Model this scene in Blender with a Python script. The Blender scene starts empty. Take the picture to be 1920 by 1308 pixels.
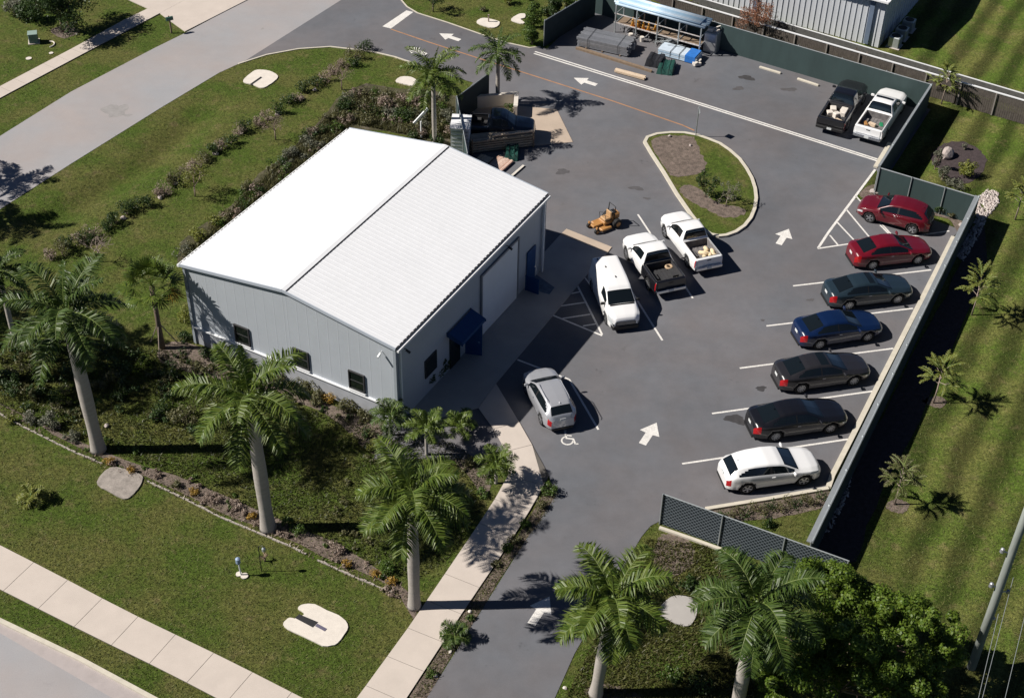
import bpy, bmesh, math, random
import numpy as np
from math import radians as rad, sin, cos, pi
from mathutils import Matrix, Vector
S = bpy.context.scene
C = S.collection
# ------------------------------------------------------------------ camera, light, exposure
QF, QP, QR, QH = 2720.6065, 0.69896, 0.02415, 49.75514      # focal (px of 1920), pitch, roll, height
cF = np.array([0, cos(QP), -sin(QP)]); cR0 = np.array([1, 0, 0.]); cU0 = np.cross(cR0, cF)
cR = cos(QR)*cR0 + sin(QR)*cU0; cU = -sin(QR)*cR0 + cos(QR)*cU0
CAM = np.array([0, 0, QH])
cam = bpy.data.cameras.new("camera"); camo = bpy.data.objects.new("camera", cam); C.objects.link(camo)
m = Matrix.Identity(4)
for i in range(3):
    m[i][0], m[i][1], m[i][2], m[i][3] = cR[i], cU[i], -cF[i], CAM[i]
camo.matrix_world = m
cam.sensor_width = 36; cam.lens = QF/1920*36; cam.clip_end = 3000; cam.clip_start = 1
S.camera = camo
SUN_EL, SUN_AZ = rad(42), rad(3)       # shadows run towards +x, 3 degrees to the north of it
w = bpy.data.worlds.new("World"); S.world = w; w.use_nodes = True
nt = w.node_tree; bg = nt.nodes['Background']; sky = nt.nodes.new('ShaderNodeTexSky')
sky.sky_type = 'NISHITA'; sky.sun_disc = False; sky.sun_elevation = SUN_EL
sky.sun_rotation = math.atan2(-cos(SUN_AZ), -sin(SUN_AZ)); sky.altitude = 10; sky.air_density = .35; sky.dust_density = .1; sky.ozone_density = 3.0
nt.links.new(sky.outputs[0], bg.inputs[0]); bg.inputs[1].default_value = 0.05
sl = bpy.data.lights.new("sun", 'SUN'); sl.energy = 5.0; sl.angle = rad(.5); sl.color = (1, .945, .87)
so = bpy.data.objects.new("sun", sl); C.objects.link(so)
sd = Vector((cos(SUN_AZ)*cos(SUN_EL), sin(SUN_AZ)*cos(SUN_EL), -sin(SUN_EL)))
so.rotation_euler = sd.to_track_quat('-Z', 'Y').to_euler(); so.location = (-30, 60, 60)
S.view_settings.view_transform = 'Standard'; S.view_settings.look = 'None'
S.view_settings.exposure = 0.45; S.view_settings.gamma = 1
S.render.engine = 'CYCLES'

# ------------------------------------------------------------------ helpers
def G(x, y, z=0.):                       # photo pixel -> world point at height z
    d = cR*(x-960)/QF - cU*(y-654)/QF + cF
    t = (z-QH)/d[2]
    return CAM + d*t
def onplane(x, y, P, n):
    d = cR*(x-960)/QF - cU*(y-654)/QF + cF
    return CAM + d*(((P-CAM) @ n)/(d @ n))
def PX(P):
    v = np.asarray(P, float)-CAM; zz = v @ cF
    return np.array([960+QF*(v @ cR)/zz, 654-QF*(v @ cU)/zz]).T
def Gs(pts, z=0.): return [G(x, y, z) for x, y in pts]
class MB:
    def __init__(s): s.V = []; s.F = []; s.n = 0; s.M = []
    def add(s, v, f, mi=0):
        v = np.asarray(v, float).reshape(-1, 3)
        for g in (f if isinstance(f, list) and len(f) and isinstance(f[0], np.ndarray) else [f]):
            if isinstance(g, np.ndarray): s.F.append(g+s.n); s.M.append(np.full(len(g), mi))
            else:
                for q in g: s.F.append(np.array([q])+s.n); s.M.append(np.array([mi]))
        s.V.append(v); s.n += len(v)
    def box(s, c, d, rz=0, mi=0, R=None, bev=0):
        x, y, z = np.array(d)/2
        if bev:
            b = bev; v = []
            for zz, e in ((-z, 0), (z-b, 0), (z, b)):
                X, Y = x-e, y-e; bb = b
                v += [(-X+bb, -Y, zz), (X-bb, -Y, zz), (X, -Y+bb, zz), (X, Y-bb, zz), (X-bb, Y, zz), (-X+bb, Y, zz), (-X, Y-bb, zz), (-X, -Y+bb, zz)]
            f = [[7, 6, 5, 4, 3, 2, 1, 0], [16+i for i in range(8)]]
            for k in (0, 8):
                for i in range(8):
                    j = (i+1) % 8; f.append([k+i, k+j, k+8+j, k+8+i])
        else:
            v = [(-x, -y, -z), (x, -y, -z), (x, y, -z), (-x, y, -z), (-x, -y, z), (x, -y, z), (x, y, z), (-x, y, z)]
            f = [[0, 3, 2, 1], [4, 5, 6, 7], [0, 1, 5, 4], [1, 2, 6, 5], [2, 3, 7, 6], [3, 0, 4, 7]]
        v = np.array(v)
        if R is not None: v = v @ np.array(R).T
        elif rz:
            v = v @ np.array([[cos(rz), sin(rz), 0], [-sin(rz), cos(rz), 0], [0, 0, 1]])
        s.add(v+np.array(c), f, mi); return s
    def tube(s, pts, r, n=8, mi=0, cap=True):
        pts = np.array(pts, float); r = np.broadcast_to(r, len(pts)); rings = []
        up = None
        for i, p in enumerate(pts):
            t = pts[min(i+1, len(pts)-1)]-pts[max(i-1, 0)]; t = t/(np.linalg.norm(t)+1e-9)
            if up is None: up = np.array([1, 0, 0.]) if abs(t[0]) < .9 else np.array([0, 1, 0.])
            a = up-(up @ t)*t; a /= np.linalg.norm(a)+1e-9; up = a; b = np.cross(t, a)
            th = np.arange(n)*2*pi/n
            rings.append(p+r[i]*(np.outer(np.cos(th), a)+np.outer(np.sin(th), b)))
        k = len(pts); i = np.arange(n); j = (i+1) % n; F = []
        for q in range(k-1): F.append(np.stack([q*n+i, q*n+j, (q+1)*n+j, (q+1)*n+i], 1))
        F = [np.concatenate(F)]
        if cap: F += [np.array([list(range(n))[::-1]]), np.array([[(k-1)*n+q for q in range(n)]])]
        s.add(np.concatenate(rings), F, mi); return s
    def poly(s, pts, z=None, mi=0):
        v = [(p[0], p[1], p[2] if z is None and len(p) > 2 else (z or 0)) for p in pts]
        s.add(v, [list(range(len(v)))], mi); return s
    def slab(s, pts, z0, z1, mi=0):
        n = len(pts); ar = sum(pts[i][0]*pts[(i+1) % n][1]-pts[(i+1) % n][0]*pts[i][1] for i in range(n))
        if ar < 0: pts = pts[::-1]
        v = [(p[0], p[1], z1) for p in pts]+[(p[0], p[1], z0) for p in pts]
        f = [list(range(n))]+[[i, n+i, n+(i+1) % n, (i+1) % n] for i in range(n)]
        s.add(v, f, mi); return s
    def ribbon(s, pts, w, z0, z1, closed=False, mi=0):
        P = np.array([p[:2] for p in pts]); n = len(P); L = []; R = []
        for i in range(n):
            a = P[(i-1) % n] if closed or i > 0 else P[i]; b = P[(i+1) % n] if closed or i < n-1 else P[i]
            t1 = P[i]-a; t2 = b-P[i]
            t1 = t1/np.linalg.norm(t1) if np.linalg.norm(t1) > 1e-9 else None; t2 = t2/np.linalg.norm(t2) if np.linalg.norm(t2) > 1e-9 else None
            t = (t1 if t2 is None else t2 if t1 is None else t1+t2); t = t/np.linalg.norm(t)
            nn = np.array([-t[1], t[0]]); c = 1. if t1 is None or t2 is None else max(.5, (nn @ np.array([-t1[1], t1[0]])))
            L.append(P[i]+nn*w/2/c); R.append(P[i]-nn*w/2/c)
        v = []
        for i in range(n): v += [(*L[i], z1), (*R[i], z1), (*L[i], z0), (*R[i], z0)]
        f = []
        for i in range(n if closed else n-1):
            a = 4*i; b = 4*((i+1) % n)
            f += [[a, a+1, b+1, b], [a+2, a, b, b+2], [a+1, a+3, b+3, b+1]]
        if not closed: f += [[0, 2, 3, 1], [4*n-4, 4*n-3, 4*n-1, 4*n-2]]
        s.add(v, f, mi); return s
    def build(s, name, mat, parent=None, smooth=False, kind=None):
        me = bpy.data.meshes.new(name); V = np.concatenate(s.V) if s.V else np.zeros((0, 3))
        tot = np.concatenate([np.full(len(f), f.shape[1]) for f in s.F]); idx = np.concatenate([f.ravel() for f in s.F])
        me.vertices.add(len(V)); me.vertices.foreach_set('co', V.ravel())
        me.loops.add(len(idx)); me.loops.foreach_set('vertex_index', idx.astype(np.int32))
        me.polygons.add(len(tot)); me.polygons.foreach_set('loop_start', np.concatenate([[0], np.cumsum(tot)[:-1]]).astype(np.int32))
        me.polygons.foreach_set('loop_total', tot.astype(np.int32))
        mats = mat if isinstance(mat, (list, tuple)) else [mat]
        for q in mats: me.materials.append(q)
        me.polygons.foreach_set('material_index', np.concatenate(s.M).astype(np.int32))
        me.update(calc_edges=True); me.validate()
        me.polygons.foreach_set('use_smooth', np.full(len(me.polygons), bool(smooth)))
        o = bpy.data.objects.new(name, me); C.objects.link(o)
        if parent is not None: o.parent = parent
        if kind: o['kind'] = kind
        return o
def thing(name, label, cat, loc=(0, 0, 0), rz=0, group=None):
    o = bpy.data.objects.new(name, None); C.objects.link(o); o.location = tuple(float(v) for v in loc); o.rotation_euler = (0, 0, rz)
    o.empty_display_size = .3
    return tag(o, label, cat, group)
ORD = ['first', 'second', 'third', 'fourth', 'fifth', 'sixth', 'seventh', 'eighth', 'ninth', 'tenth', 'eleventh', 'twelfth', 'thirteenth', 'fourteenth', 'fifteenth', 'sixteenth', 'seventeenth', 'eighteenth', 'nineteenth']
ORD += ['twentieth']+['twenty '+w_ for w_ in ORD[:9]]+['thirtieth']+['thirty '+w_ for w_ in ORD[:9]]+['fortieth']+['forty '+w_ for w_ in ORD[:9]]
def tag(o, label, cat, group=None, kind=None):
    o['label'] = label; o['category'] = cat
    if group: o['group'] = group
    if kind: o['kind'] = kind
    return o
def single(name, mb, mat, loc, label, cat, group=None, rz=0, smooth=False):
    o = mb.build(name, mat, None, smooth); o.location = tuple(float(v) for v in loc); o.rotation_euler = (0, 0, rz)
    return tag(o, label, cat, group)
def copy_tree(o, parent=None):
    c = o.copy(); C.objects.link(c)
    if parent is not None: c.parent = parent
    for ch in list(o.children): copy_tree(ch, c)
    return c

# ------------------------------------------------------------------ materials
def N(t, k, **kw):
    n = t.nodes.new(k)
    for a, b in kw.items():
        if a in n.inputs.keys(): n.inputs[a].default_value = b
        else: setattr(n, a, b)
    return n
MATS = {}
def mat(name, col, rough=.8, var=.12, scale=2., det=6., bump=0., bscale=30., metal=0., spec=.4, coat=0., local=False, col2=None, c2lo=.5, c2hi=.6, c2scale=1., speck=0., speckscale=60., island=None, trans=0., stretch=None):
    if name in MATS: return MATS[name]
    mt = bpy.data.materials.new(name); mt.use_nodes = True; t = mt.node_tree; p = t.nodes['Principled BSDF']
    p.inputs['Roughness'].default_value = rough; p.inputs['Metallic'].default_value = metal
    p.inputs['Specular IOR Level'].default_value = spec; p.inputs['Coat Weight'].default_value = coat; p.inputs['Coat Roughness'].default_value = .04
    if local: co = N(t, 'ShaderNodeTexCoord').outputs['Object']
    else: co = N(t, 'ShaderNodeNewGeometry').outputs['Position']
    if stretch is not None:
        mp = N(t, 'ShaderNodeMapping'); mp.inputs['Scale'].default_value = stretch; t.links.new(co, mp.inputs[0]); co = mp.outputs[0]
    def noise(sc, d=det): 
        n = N(t, 'ShaderNodeTexNoise', Scale=sc, Detail=d, Roughness=.6); t.links.new(co, n.inputs['Vector']); return n.outputs['Fac']
    def ramp(src, lo, hi, a, b):
        r = N(t, 'ShaderNodeMapRange'); t.links.new(src, r.inputs[0])
        for i, v in enumerate((lo, hi, a, b)): r.inputs[1+i].default_value = v
        return r.outputs[0]
    def mixc(fac, a, b, mode='MIX'):
        x = N(t, 'ShaderNodeMix', data_type='RGBA', blend_type=mode)
        for s_, v in ((0, fac), (6, a), (7, b)):
            if hasattr(v, 'links') or isinstance(v, bpy.types.NodeSocket): t.links.new(v, x.inputs[s_])
            else: x.inputs[s_].default_value = v if s_ == 0 else (*v, 1)
        return x.outputs[2]
    c = tuple(col); cur = None
    if col2 is not None:
        cur = mixc(ramp(noise(c2scale), c2lo, c2hi, 0, 1), c, tuple(col2))
    if island is not None:
        gi = N(t, 'ShaderNodeNewGeometry').outputs['Random Per Island']
        cur = mixc(gi, cur if cur is not None else c, tuple(island))
    if var > 0:
        f = ramp(noise(scale), .25, .75, 1-var, 1+var)
        mul = N(t, 'ShaderNodeVectorMath', operation='SCALE')
        if cur is None: mul.inputs[0].default_value = c
        else: t.links.new(cur, mul.inputs[0])
        t.links.new(f, mul.inputs['Scale']); cur = mul.outputs[0]
    if speck > 0:
        f = ramp(noise(speckscale, 2), .3, .7, 1-speck, 1+speck)
        mul = N(t, 'ShaderNodeVectorMath', operation='SCALE')
        if cur is None: mul.inputs[0].default_value = c
        else: t.links.new(cur, mul.inputs[0])
        t.links.new(f, mul.inputs['Scale']); cur = mul.outputs[0]
    if cur is None: p.inputs['Base Color'].default_value = (*c, 1)
    else: t.links.new(cur, p.inputs['Base Color'])
    if bump > 0:
        b = N(t, 'ShaderNodeBump', Strength=bump, Distance=.05); t.links.new(noise(bscale, 4), b.inputs['Height']); t.links.new(b.outputs[0], p.inputs['Normal'])
    if trans > 0:
        tr = N(t, 'ShaderNodeBsdfTranslucent'); ms = N(t, 'ShaderNodeMixShader'); ms.inputs[0].default_value = trans
        if cur is not None: t.links.new(cur, tr.inputs[0])
        else: tr.inputs[0].default_value = (*c, 1)
        t.links.new(p.outputs[0], ms.inputs[1]); t.links.new(tr.outputs[0], ms.inputs[2]); t.links.new(ms.outputs[0], t.nodes['Material Output'].inputs[0])
    MATS[name] = mt
    return mt
def asphalt(name, col, stain=.35, patch=.1):
    mt = mat(name, col, rough=.92, var=.0, spec=.2); t = mt.node_tree; p = t.nodes['Principled BSDF']
    co = N(t, 'ShaderNodeNewGeometry').outputs['Position']
    def nz(sc, d, rr=.6):
        n = N(t, 'ShaderNodeTexNoise', Scale=sc, Detail=d, Roughness=rr); t.links.new(co, n.inputs['Vector']); return n.outputs['Fac']
    def mr(s, lo, hi, a, b):
        r = N(t, 'ShaderNodeMapRange'); t.links.new(s, r.inputs[0])
        for i, v in enumerate((lo, hi, a, b)): r.inputs[1+i].default_value = v
        return r.outputs[0]
    fs = [mr(nz(.09, 4), .3, .7, 1-patch, 1+patch), mr(nz(.9, 8, .7), .3, .7, 1-patch*.6, 1+patch*.6), mr(nz(28, 3, .8), .25, .75, .86, 1.14), mr(nz(.55, 5, .75), .64, .76, 1, 1-stain)]
    cur = None
    for f in fs:
        if cur is None: cur = f; continue
        mm = N(t, 'ShaderNodeMath', operation='MULTIPLY'); t.links.new(cur, mm.inputs[0]); t.links.new(f, mm.inputs[1]); cur = mm.outputs[0]
    x = N(t, 'ShaderNodeMix', data_type='RGBA'); t.links.new(mr(nz(.16, 4), .35, .65, 0, 1), x.inputs[0])
    x.inputs[6].default_value = (*[c*k for c, k in zip(col, (1.03, .98, .97))], 1); x.inputs[7].default_value = (*[c*k for c, k in zip(col, (.95, 1.0, 1.06))], 1)
    v = N(t, 'ShaderNodeVectorMath', operation='SCALE'); t.links.new(x.outputs[2], v.inputs[0]); t.links.new(cur, v.inputs['Scale']); t.links.new(v.outputs[0], p.inputs['Base Color'])
    b = N(t, 'ShaderNodeBump', Strength=.25, Distance=.01); t.links.new(nz(60, 3, .8), b.inputs['Height']); t.links.new(b.outputs[0], p.inputs['Normal'])
    return mt
M_lot = asphalt('lot asphalt', (.132, .131, .138), .4, .15)
M_street = asphalt('old street asphalt', (.31, .295, .29), .12, .06)
M_conc = mat('concrete', (.50, .44, .39), .85, var=.07, scale=.9, speck=.06, bump=.1, bscale=40)
M_conc_tan = mat('tan concrete', (.42, .34, .27), .85, var=.12, scale=.9, speck=.08, bump=.1, bscale=40)
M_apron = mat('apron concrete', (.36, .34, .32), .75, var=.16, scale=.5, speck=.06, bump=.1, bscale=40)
M_joint = mat('joint filler', (.11, .10, .09), .9)
M_kerb = mat('kerb concrete', (.52, .48, .40), .85, var=.12, scale=3, speck=.05)
M_paint = mat('road paint white', (.64, .62, .59), .75, var=.14, scale=2, speck=.2, speckscale=14)
M_orange = mat('road paint orange', (.36, .19, .10), .7, var=.25, scale=2)
M_stain = mat('oil stain', (.05, .048, .05), .6, var=.3, scale=3)
M_mulch = mat('mulch', (.155, .12, .10), .95, var=.35, scale=5, bump=.6, bscale=14, col2=(.095, .075, .06), c2lo=.42, c2hi=.68, c2scale=4, speck=.35, speckscale=20)
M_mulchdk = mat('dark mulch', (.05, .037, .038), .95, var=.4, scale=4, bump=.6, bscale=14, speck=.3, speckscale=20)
M_edge = mat('edging stone', (.33, .295, .26), .9, var=.2, scale=6)
M_white_slab = mat('white slab', (.62, .57, .51), .85, var=.10, scale=2.5, speck=.07, speckscale=25)

def grass_mat():
    mt = mat('grass', (.06, .08, .02), .95, var=0, spec=.15); t = mt.node_tree; p = t.nodes['Principled BSDF']
    co = N(t, 'ShaderNodeNewGeometry').outputs['Position']
    def nz(sc, d=4, rr=.6, st=None):
        n = N(t, 'ShaderNodeTexNoise', Scale=sc, Detail=d, Roughness=rr)
        if st:
            mp = N(t, 'ShaderNodeMapping'); mp.inputs['Scale'].default_value = st[0]; mp.inputs['Rotation'].default_value = (0, 0, st[1]); t.links.new(co, mp.inputs[0]); t.links.new(mp.outputs[0], n.inputs['Vector'])
        else: t.links.new(co, n.inputs['Vector'])
        return n.outputs['Fac']
    def mr(s, lo, hi, a, b):
        r = N(t, 'ShaderNodeMapRange', interpolation_type='SMOOTHSTEP'); t.links.new(s, r.inputs[0])
        for i, v in enumerate((lo, hi, a, b)): r.inputs[1+i].default_value = v
        return r.outputs[0]
    def mix(f, a, b):
        x = N(t, 'ShaderNodeMix', data_type='RGBA'); t.links.new(f, x.inputs[0])
        for s_, v in ((6, a), (7, b)):
            if isinstance(v, tuple): x.inputs[s_].default_value = (*v, 1)
            else: t.links.new(v, x.inputs[s_])
        return x.outputs[2]
    def mul(a, b):
        mm = N(t, 'ShaderNodeMath', operation='MULTIPLY'); t.links.new(a, mm.inputs[0]); t.links.new(b, mm.inputs[1]); return mm.outputs[0]
    c = mix(mr(nz(.33, 5), .38, .62, 0, 1), (.060, .092, .014), (.098, .102, .028))
    c = mix(mr(nz(1.1, 6, .7), .52, .72, 0, .75), c, (.145, .118, .055))
    c = mix(mr(nz(3.5, 6, .75), .48, .70, 0, .6), c, (.026, .043, .007))
    # mowing stripes on the east lawn
    sx = N(t, 'ShaderNodeSeparateXYZ'); t.links.new(co, sx.inputs[0])
    a = rad(62); dd = N(t, 'ShaderNodeVectorMath', operation='DOT_PRODUCT'); t.links.new(co, dd.inputs[0]); dd.inputs[1].default_value = (-sin(a), cos(a), 0)
    ad = N(t, 'ShaderNodeMath', operation='MULTIPLY_ADD'); t.links.new(nz(.25, 2), ad.inputs[0]); ad.inputs[1].default_value = 1.2; t.links.new(dd.outputs['Value'], ad.inputs[2])
    m2 = N(t, 'ShaderNodeMath', operation='MULTIPLY'); t.links.new(ad.outputs[0], m2.inputs[0]); m2.inputs[1].default_value = 2*pi/1.9
    sn = N(t, 'ShaderNodeMath', operation='SINE'); t.links.new(m2.outputs[0], sn.inputs[0])
    east = mr(sx.outputs[0], 17, 19, 0, 1)
    f = mr(sn.outputs[0], -1, 1, .62, 1.45)
    one = N(t, 'ShaderNodeMix', data_type='FLOAT'); t.links.new(east, one.inputs[0]); one.inputs[2].default_value = 1; t.links.new(f, one.inputs[3])
    f = mul(one.outputs[0], mr(nz(5.5, 6, .85), .25, .75, .45, 1.55))
    f = mul(f, mr(nz(17, 3, .9), .25, .75, .5, 1.5))
    v = N(t, 'ShaderNodeVectorMath', operation='SCALE'); t.links.new(c, v.inputs[0]); t.links.new(f, v.inputs['Scale']); t.links.new(v.outputs[0], p.inputs['Base Color'])
    b = N(t, 'ShaderNodeBump', Strength=.8, Distance=.06); t.links.new(nz(16, 6, .85), b.inputs['Height']); t.links.new(b.outputs[0], p.inputs['Normal'])
    return mt
M_grass = grass_mat()
def leafmat(name, a, b, rough=.5, tr=.22, var=.25, scale=1.5): return mat(name, a, rough, var=var, scale=scale, island=b, trans=tr, spec=.35)
M_palm = leafmat('palm leaf', (.050, .092, .012), (.120, .158, .024), .46, .22)
M_palm_dk = leafmat('palm leaf dark', (.030, .062, .010), (.075, .115, .022), .46, .2)
M_rach = mat('palm midrib', (.13, .17, .045), .5)
M_trunk = mat('palm trunk', (.34, .31, .28), .9, var=.14, scale=2, bump=.3, bscale=10, stretch=(1, 1, 6), local=True)
M_shaft = mat('crownshaft', (.085, .125, .035), .5, var=.2)
M_bark = mat('bark', (.16, .12, .09), .95, var=.2)
M_barkp = mat('pale bark', (.30, .24, .20), .95, var=.2)
M_leaf = leafmat('leaf mid', (.035, .075, .010), (.085, .13, .02))
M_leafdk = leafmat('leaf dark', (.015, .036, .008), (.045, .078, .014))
M_leafgl = leafmat('leaf glossy', (.062, .118, .011), (.145, .205, .024), .50, .35)
M_leafyl = leafmat('leaf yellow green', (.12, .15, .022), (.21, .21, .045))
M_leafol = leafmat('leaf olive', (.070, .075, .026), (.135, .125, .055))
M_leafgr = leafmat('leaf grey', (.10, .115, .075), (.17, .165, .12))
M_leafor = leafmat('leaf orange', (.26, .15, .02), (.34, .22, .04))
M_leafru = leafmat('leaf rust', (.20, .085, .045), (.30, .14, .08))
M_twig = mat('twig', (.26, .19, .16), .95)
M_dry = leafmat('dry stems', (.20, .15, .12), (.32, .25, .20))
M_rock = mat('pale rock', (.55, .50, .47), .9, var=.2, scale=4, bump=.5, bscale=8, island=(.34, .29, .27))
M_wallf = mat('metal wall grey', (.385, .415, .45), .55, var=.05, scale=.7, spec=.4)
M_plinth = mat('plinth block', (.33, .34, .36), .8, var=.12, scale=2)
M_roof = mat('white roof metal', (.72, .73, .75), .42, var=.025, scale=.35, spec=.5, speck=.02, speckscale=3)
M_trim = mat('white trim', (.72, .73, .74), .5, var=.02)
M_dark = mat('dark gap', (.02, .02, .022), .8)
M_winglass = mat('window glass', (.008, .012, .010), .08, var=0, spec=.6)
M_winframe = mat('window frame', (.04, .04, .042), .5)
M_blue = mat('blue paint', (.008, .05, .155), .45, var=.08)
M_bluemat = mat('blue ground paint', (.10, .135, .19), .8, var=.3, scale=3)
M_door = mat('roll door', (.70, .72, .74), .5, var=.03)
M_galv = mat('galvanised', (.42, .45, .46), .42, metal=.55, var=.1, scale=3)
M_green = mat('green fence screen', (.036, .060, .060), .75, var=.16, scale=1.2, stretch=(1, 1, .3))
M_greendk = mat('dark green screen', (.018, .032, .036), .8, var=.2)
M_rubber = mat('tyre rubber', (.015, .015, .016), .85, var=.1)
M_rim = mat('wheel alloy', (.45, .46, .48), .3, metal=.8, var=0)
M_rimdk = mat('wheel dark', (.03, .03, .032), .5, var=0)
M_blackpl = mat('black plastic', (.014, .014, .015), .5, var=0)
M_chrome = mat('chrome', (.7, .72, .75), .15, metal=1, var=0)
M_glass = mat('car glass', (.006, .009, .011), .04, var=0, spec=.8)
M_red = mat('tail lamp red', (.42, .008, .012), .2, var=0, coat=.6)
M_head = mat('headlamp', (.50, .53, .55), .1, var=0, coat=1)
M_plate = mat('licence plate', (.6, .62, .62), .5, var=0)
def paint(name, c, rough=.32, coat=1., metal=0.): return mat('paint '+name, c, rough, var=0, coat=coat, metal=metal, spec=.5)
P_white = paint('white', (.80, .80, .80)); P_silver = paint('silver', (.42, .43, .46), .35, metal=.35)
P_black = paint('black', (.006, .006, .008)); P_char = paint('charcoal', (.018, .017, .019)); P_slate = paint('slate', (.014, .026, .036))
P_blue = paint('blue', (.002, .011, .048)); P_red = paint('red', (.125, .003, .010)); P_red2 = paint('deep red', (.105, .003, .009)); P_navy = paint('navy', (.003, .008, .020))  # pickup's navy darkened further to put the yard's shade into it

# ------------------------------------------------------------------ ground
rs = np.random.RandomState(7)
ditch = np.array([G(40, 440)[:2], G(133, 392)[:2], G(283, 300)[:2], G(350, 240)[:2], G(425, 176)[:2]])
def gz(x, y):                            # terrain height: flat with one shallow swale
    P = np.stack([x, y], -1); d = np.full(x.shape, 1e9); tt = np.zeros(x.shape)
    for i in range(len(ditch)-1):
        a, b = ditch[i], ditch[i+1]; ab = b-a; u = np.clip(((P-a) @ ab)/(ab @ ab), 0, 1)
        dd = np.linalg.norm(P-(a+u[..., None]*ab), axis=-1); k = dd < d; d = np.where(k, dd, d); tt = np.where(k, (i+u)/(len(ditch)-1), tt)
    fade = np.clip(np.minimum(tt/.15, (1-tt)/.25), 0, 1)
    return -.02-.42*np.exp(-(d/1.15)**2)*fade
def ground():
    xs = np.concatenate([[-900, -300, -120, -70], np.arange(-48, 48.1, .5), [70, 120, 300, 900]])
    ys = np.concatenate([[-600, -200, -20, 10], np.arange(26, 112.1, .5), [140, 200, 400, 1500]])
    X, Y = np.meshgrid(xs, ys); Z = gz(X, Y); nx, ny = len(xs), len(ys)
    i, j = np.meshgrid(np.arange(nx-1), np.arange(ny-1)); k = (j*nx+i).ravel()
    b = MB(); b.add(np.stack([X, Y, Z], -1).reshape(-1, 3), [np.stack([k, k+1, k+nx+1, k+nx], 1)])
    return b.build('ground', M_grass, smooth=True, kind='structure')
ground()
def struct(name, mb, mt, parent=None): return mb.build(name, mt, parent, kind='structure')
# streets
street_px = [(-260, 395), (0, 255), (133, 172), (290, 90), (347, 62), (463, 0), (520, -35), (700, -35), (640, 0), (463, 112), (447, 120), (410, 137), (300, 203), (133, 307), (0, 392), (-260, 540)]
struct('street', MB().poly(Gs(street_px), -.003), M_street)
fs_px = [(-300, 1030), (0, 1185), (213, 1308), (560, 1500), (-300, 1500)]
struct('front_street', MB().poly(Gs(fs_px), -.003), M_street)
# parking lot and drives : one sheet
lot_px = [(640, 0), (700, -35), (735, -30), (752, 0), (763, 13), (783, 25), (840, 43), (923, 72), (957, 82), (993, 90), (1013, 88), (1025, 92), (1115, 8), (1200, -20), (1290, 75), (1395, 102), (1480, 128), (1567, 153), (1690, 190), (1745, 205),
          (1655, 345), (1643, 318), (1600, 372), (1700, 395), (1800, 430), (1783, 449), (1573, 866), (1553, 912), (1323, 954), (1240, 975), (1220, 985), (1203, 1005), (1150, 1095), (1077, 1225), (1040, 1308), (1000, 1400), (770, 1400), (800, 1308),
          (847, 1232), (927, 1105), (990, 1005), (1010, 979), (1040, 932), (1030, 892), (1000, 860), (700, 860), (740, 745), (900, 560), (1000, 500), (900, 470), (862, 300), (866, 240), (870, 178), (887, 155), (830, 138), (770, 117), (740, 107), (697, 97), (640, 89), (620, 88), (560, 92), (500, 103), (447, 120), (463, 112)]
lot = struct('parking_lot', MB().poly(Gs(lot_px), .001), M_lot)
# kerbs and gutters
kb = MB(); kb.ribbon(Gs([(0, 1164), (150, 1236), (293, 1313), (560, 1470)]), .20, -.02, .11)
kb.ribbon(Gs([(-200, 1060), (0, 1164)]), .20, -.02, .11)
struct('front_kerb', kb, M_kerb)
struct('front_gutter', MB().slab(Gs([(-200, 1056), (0, 1158), (293, 1306), (500, 1410), (420, 1430), (213, 1309), (0, 1186), (-200, 1072)]), -.03, .002), mat('gutter concrete', (.36, .32, .31), .85, var=.1, scale=2, speck=.06))
kb = MB(); kb.ribbon(Gs([(447, 120), (500, 103), (560, 92), (620, 88), (697, 97), (740, 107), (770, 117)]), .12, -.02, .03)
kb.ribbon(Gs([(752, 0), (763, 13), (783, 25), (840, 43), (923, 72), (957, 82), (993, 90), (1013, 88)]), .10, -.02, .03); struct('drive_edge_strip', kb, M_kerb)
# west wheel-side kerbs of the lot
kb = MB(); kb.ribbon(Gs([(1668, 270), (1650, 300), (1641, 315)]), .26, -.02, .12); kb.ribbon(Gs([(1787, 446), (1770, 480), (1712, 594), (1640, 735), (1600, 815), (1560, 893), (1553, 914)]), .26, -.02, .12)
kb.ribbon(Gs([(1553, 916), (1440, 936), (1323, 955)]), .2, -.02, .1)
struct('lot_kerb', kb, M_kerb)
# island
isl = [(1209, 265), (1214, 256), (1232, 250), (1258, 247.5), (1284, 248), (1310, 253), (1330, 260), (1350, 268), (1369, 281), (1387, 297), (1400, 315), (1410, 333), (1416, 352), (1418, 370), (1415, 390), (1408, 407), (1396, 422), (1380, 433), (1362, 439.5), (1348, 441), (1333, 438), (1316, 426), (1296, 401), (1269, 362), (1245, 322), (1222, 287)]
struct('island_kerb', MB().ribbon(Gs(isl, .13), .21, -.02, .13, closed=True), M_kerb)
ctr = np.mean(Gs(isl, .1), axis=0)
inn = [ctr+(p-ctr)*.985 for p in Gs(isl, .1)]
struct('island_lawn', MB().poly(inn, .10), M_grass)
def blob(px, z, seed=0, amp=.12, nn=48):
    P = np.array(Gs(px, z)); r = np.random.RandomState(seed); out = []
    n = len(P); per = max(2, nn//n)
    for i in range(n):
        for k in range(per):
            t = k/per; p0, p1, p2, p3 = P[(i-1) % n], P[i], P[(i+1) % n], P[(i+2) % n]
            q = .5*((2*p1)+(-p0+p2)*t+(2*p0-5*p1+4*p2-p3)*t*t+(-p0+3*p1-3*p2+p3)*t**3)
            q = q+np.array([r.uniform(-amp, amp), r.uniform(-amp, amp), 0]); out.append(q)
    return out
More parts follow.
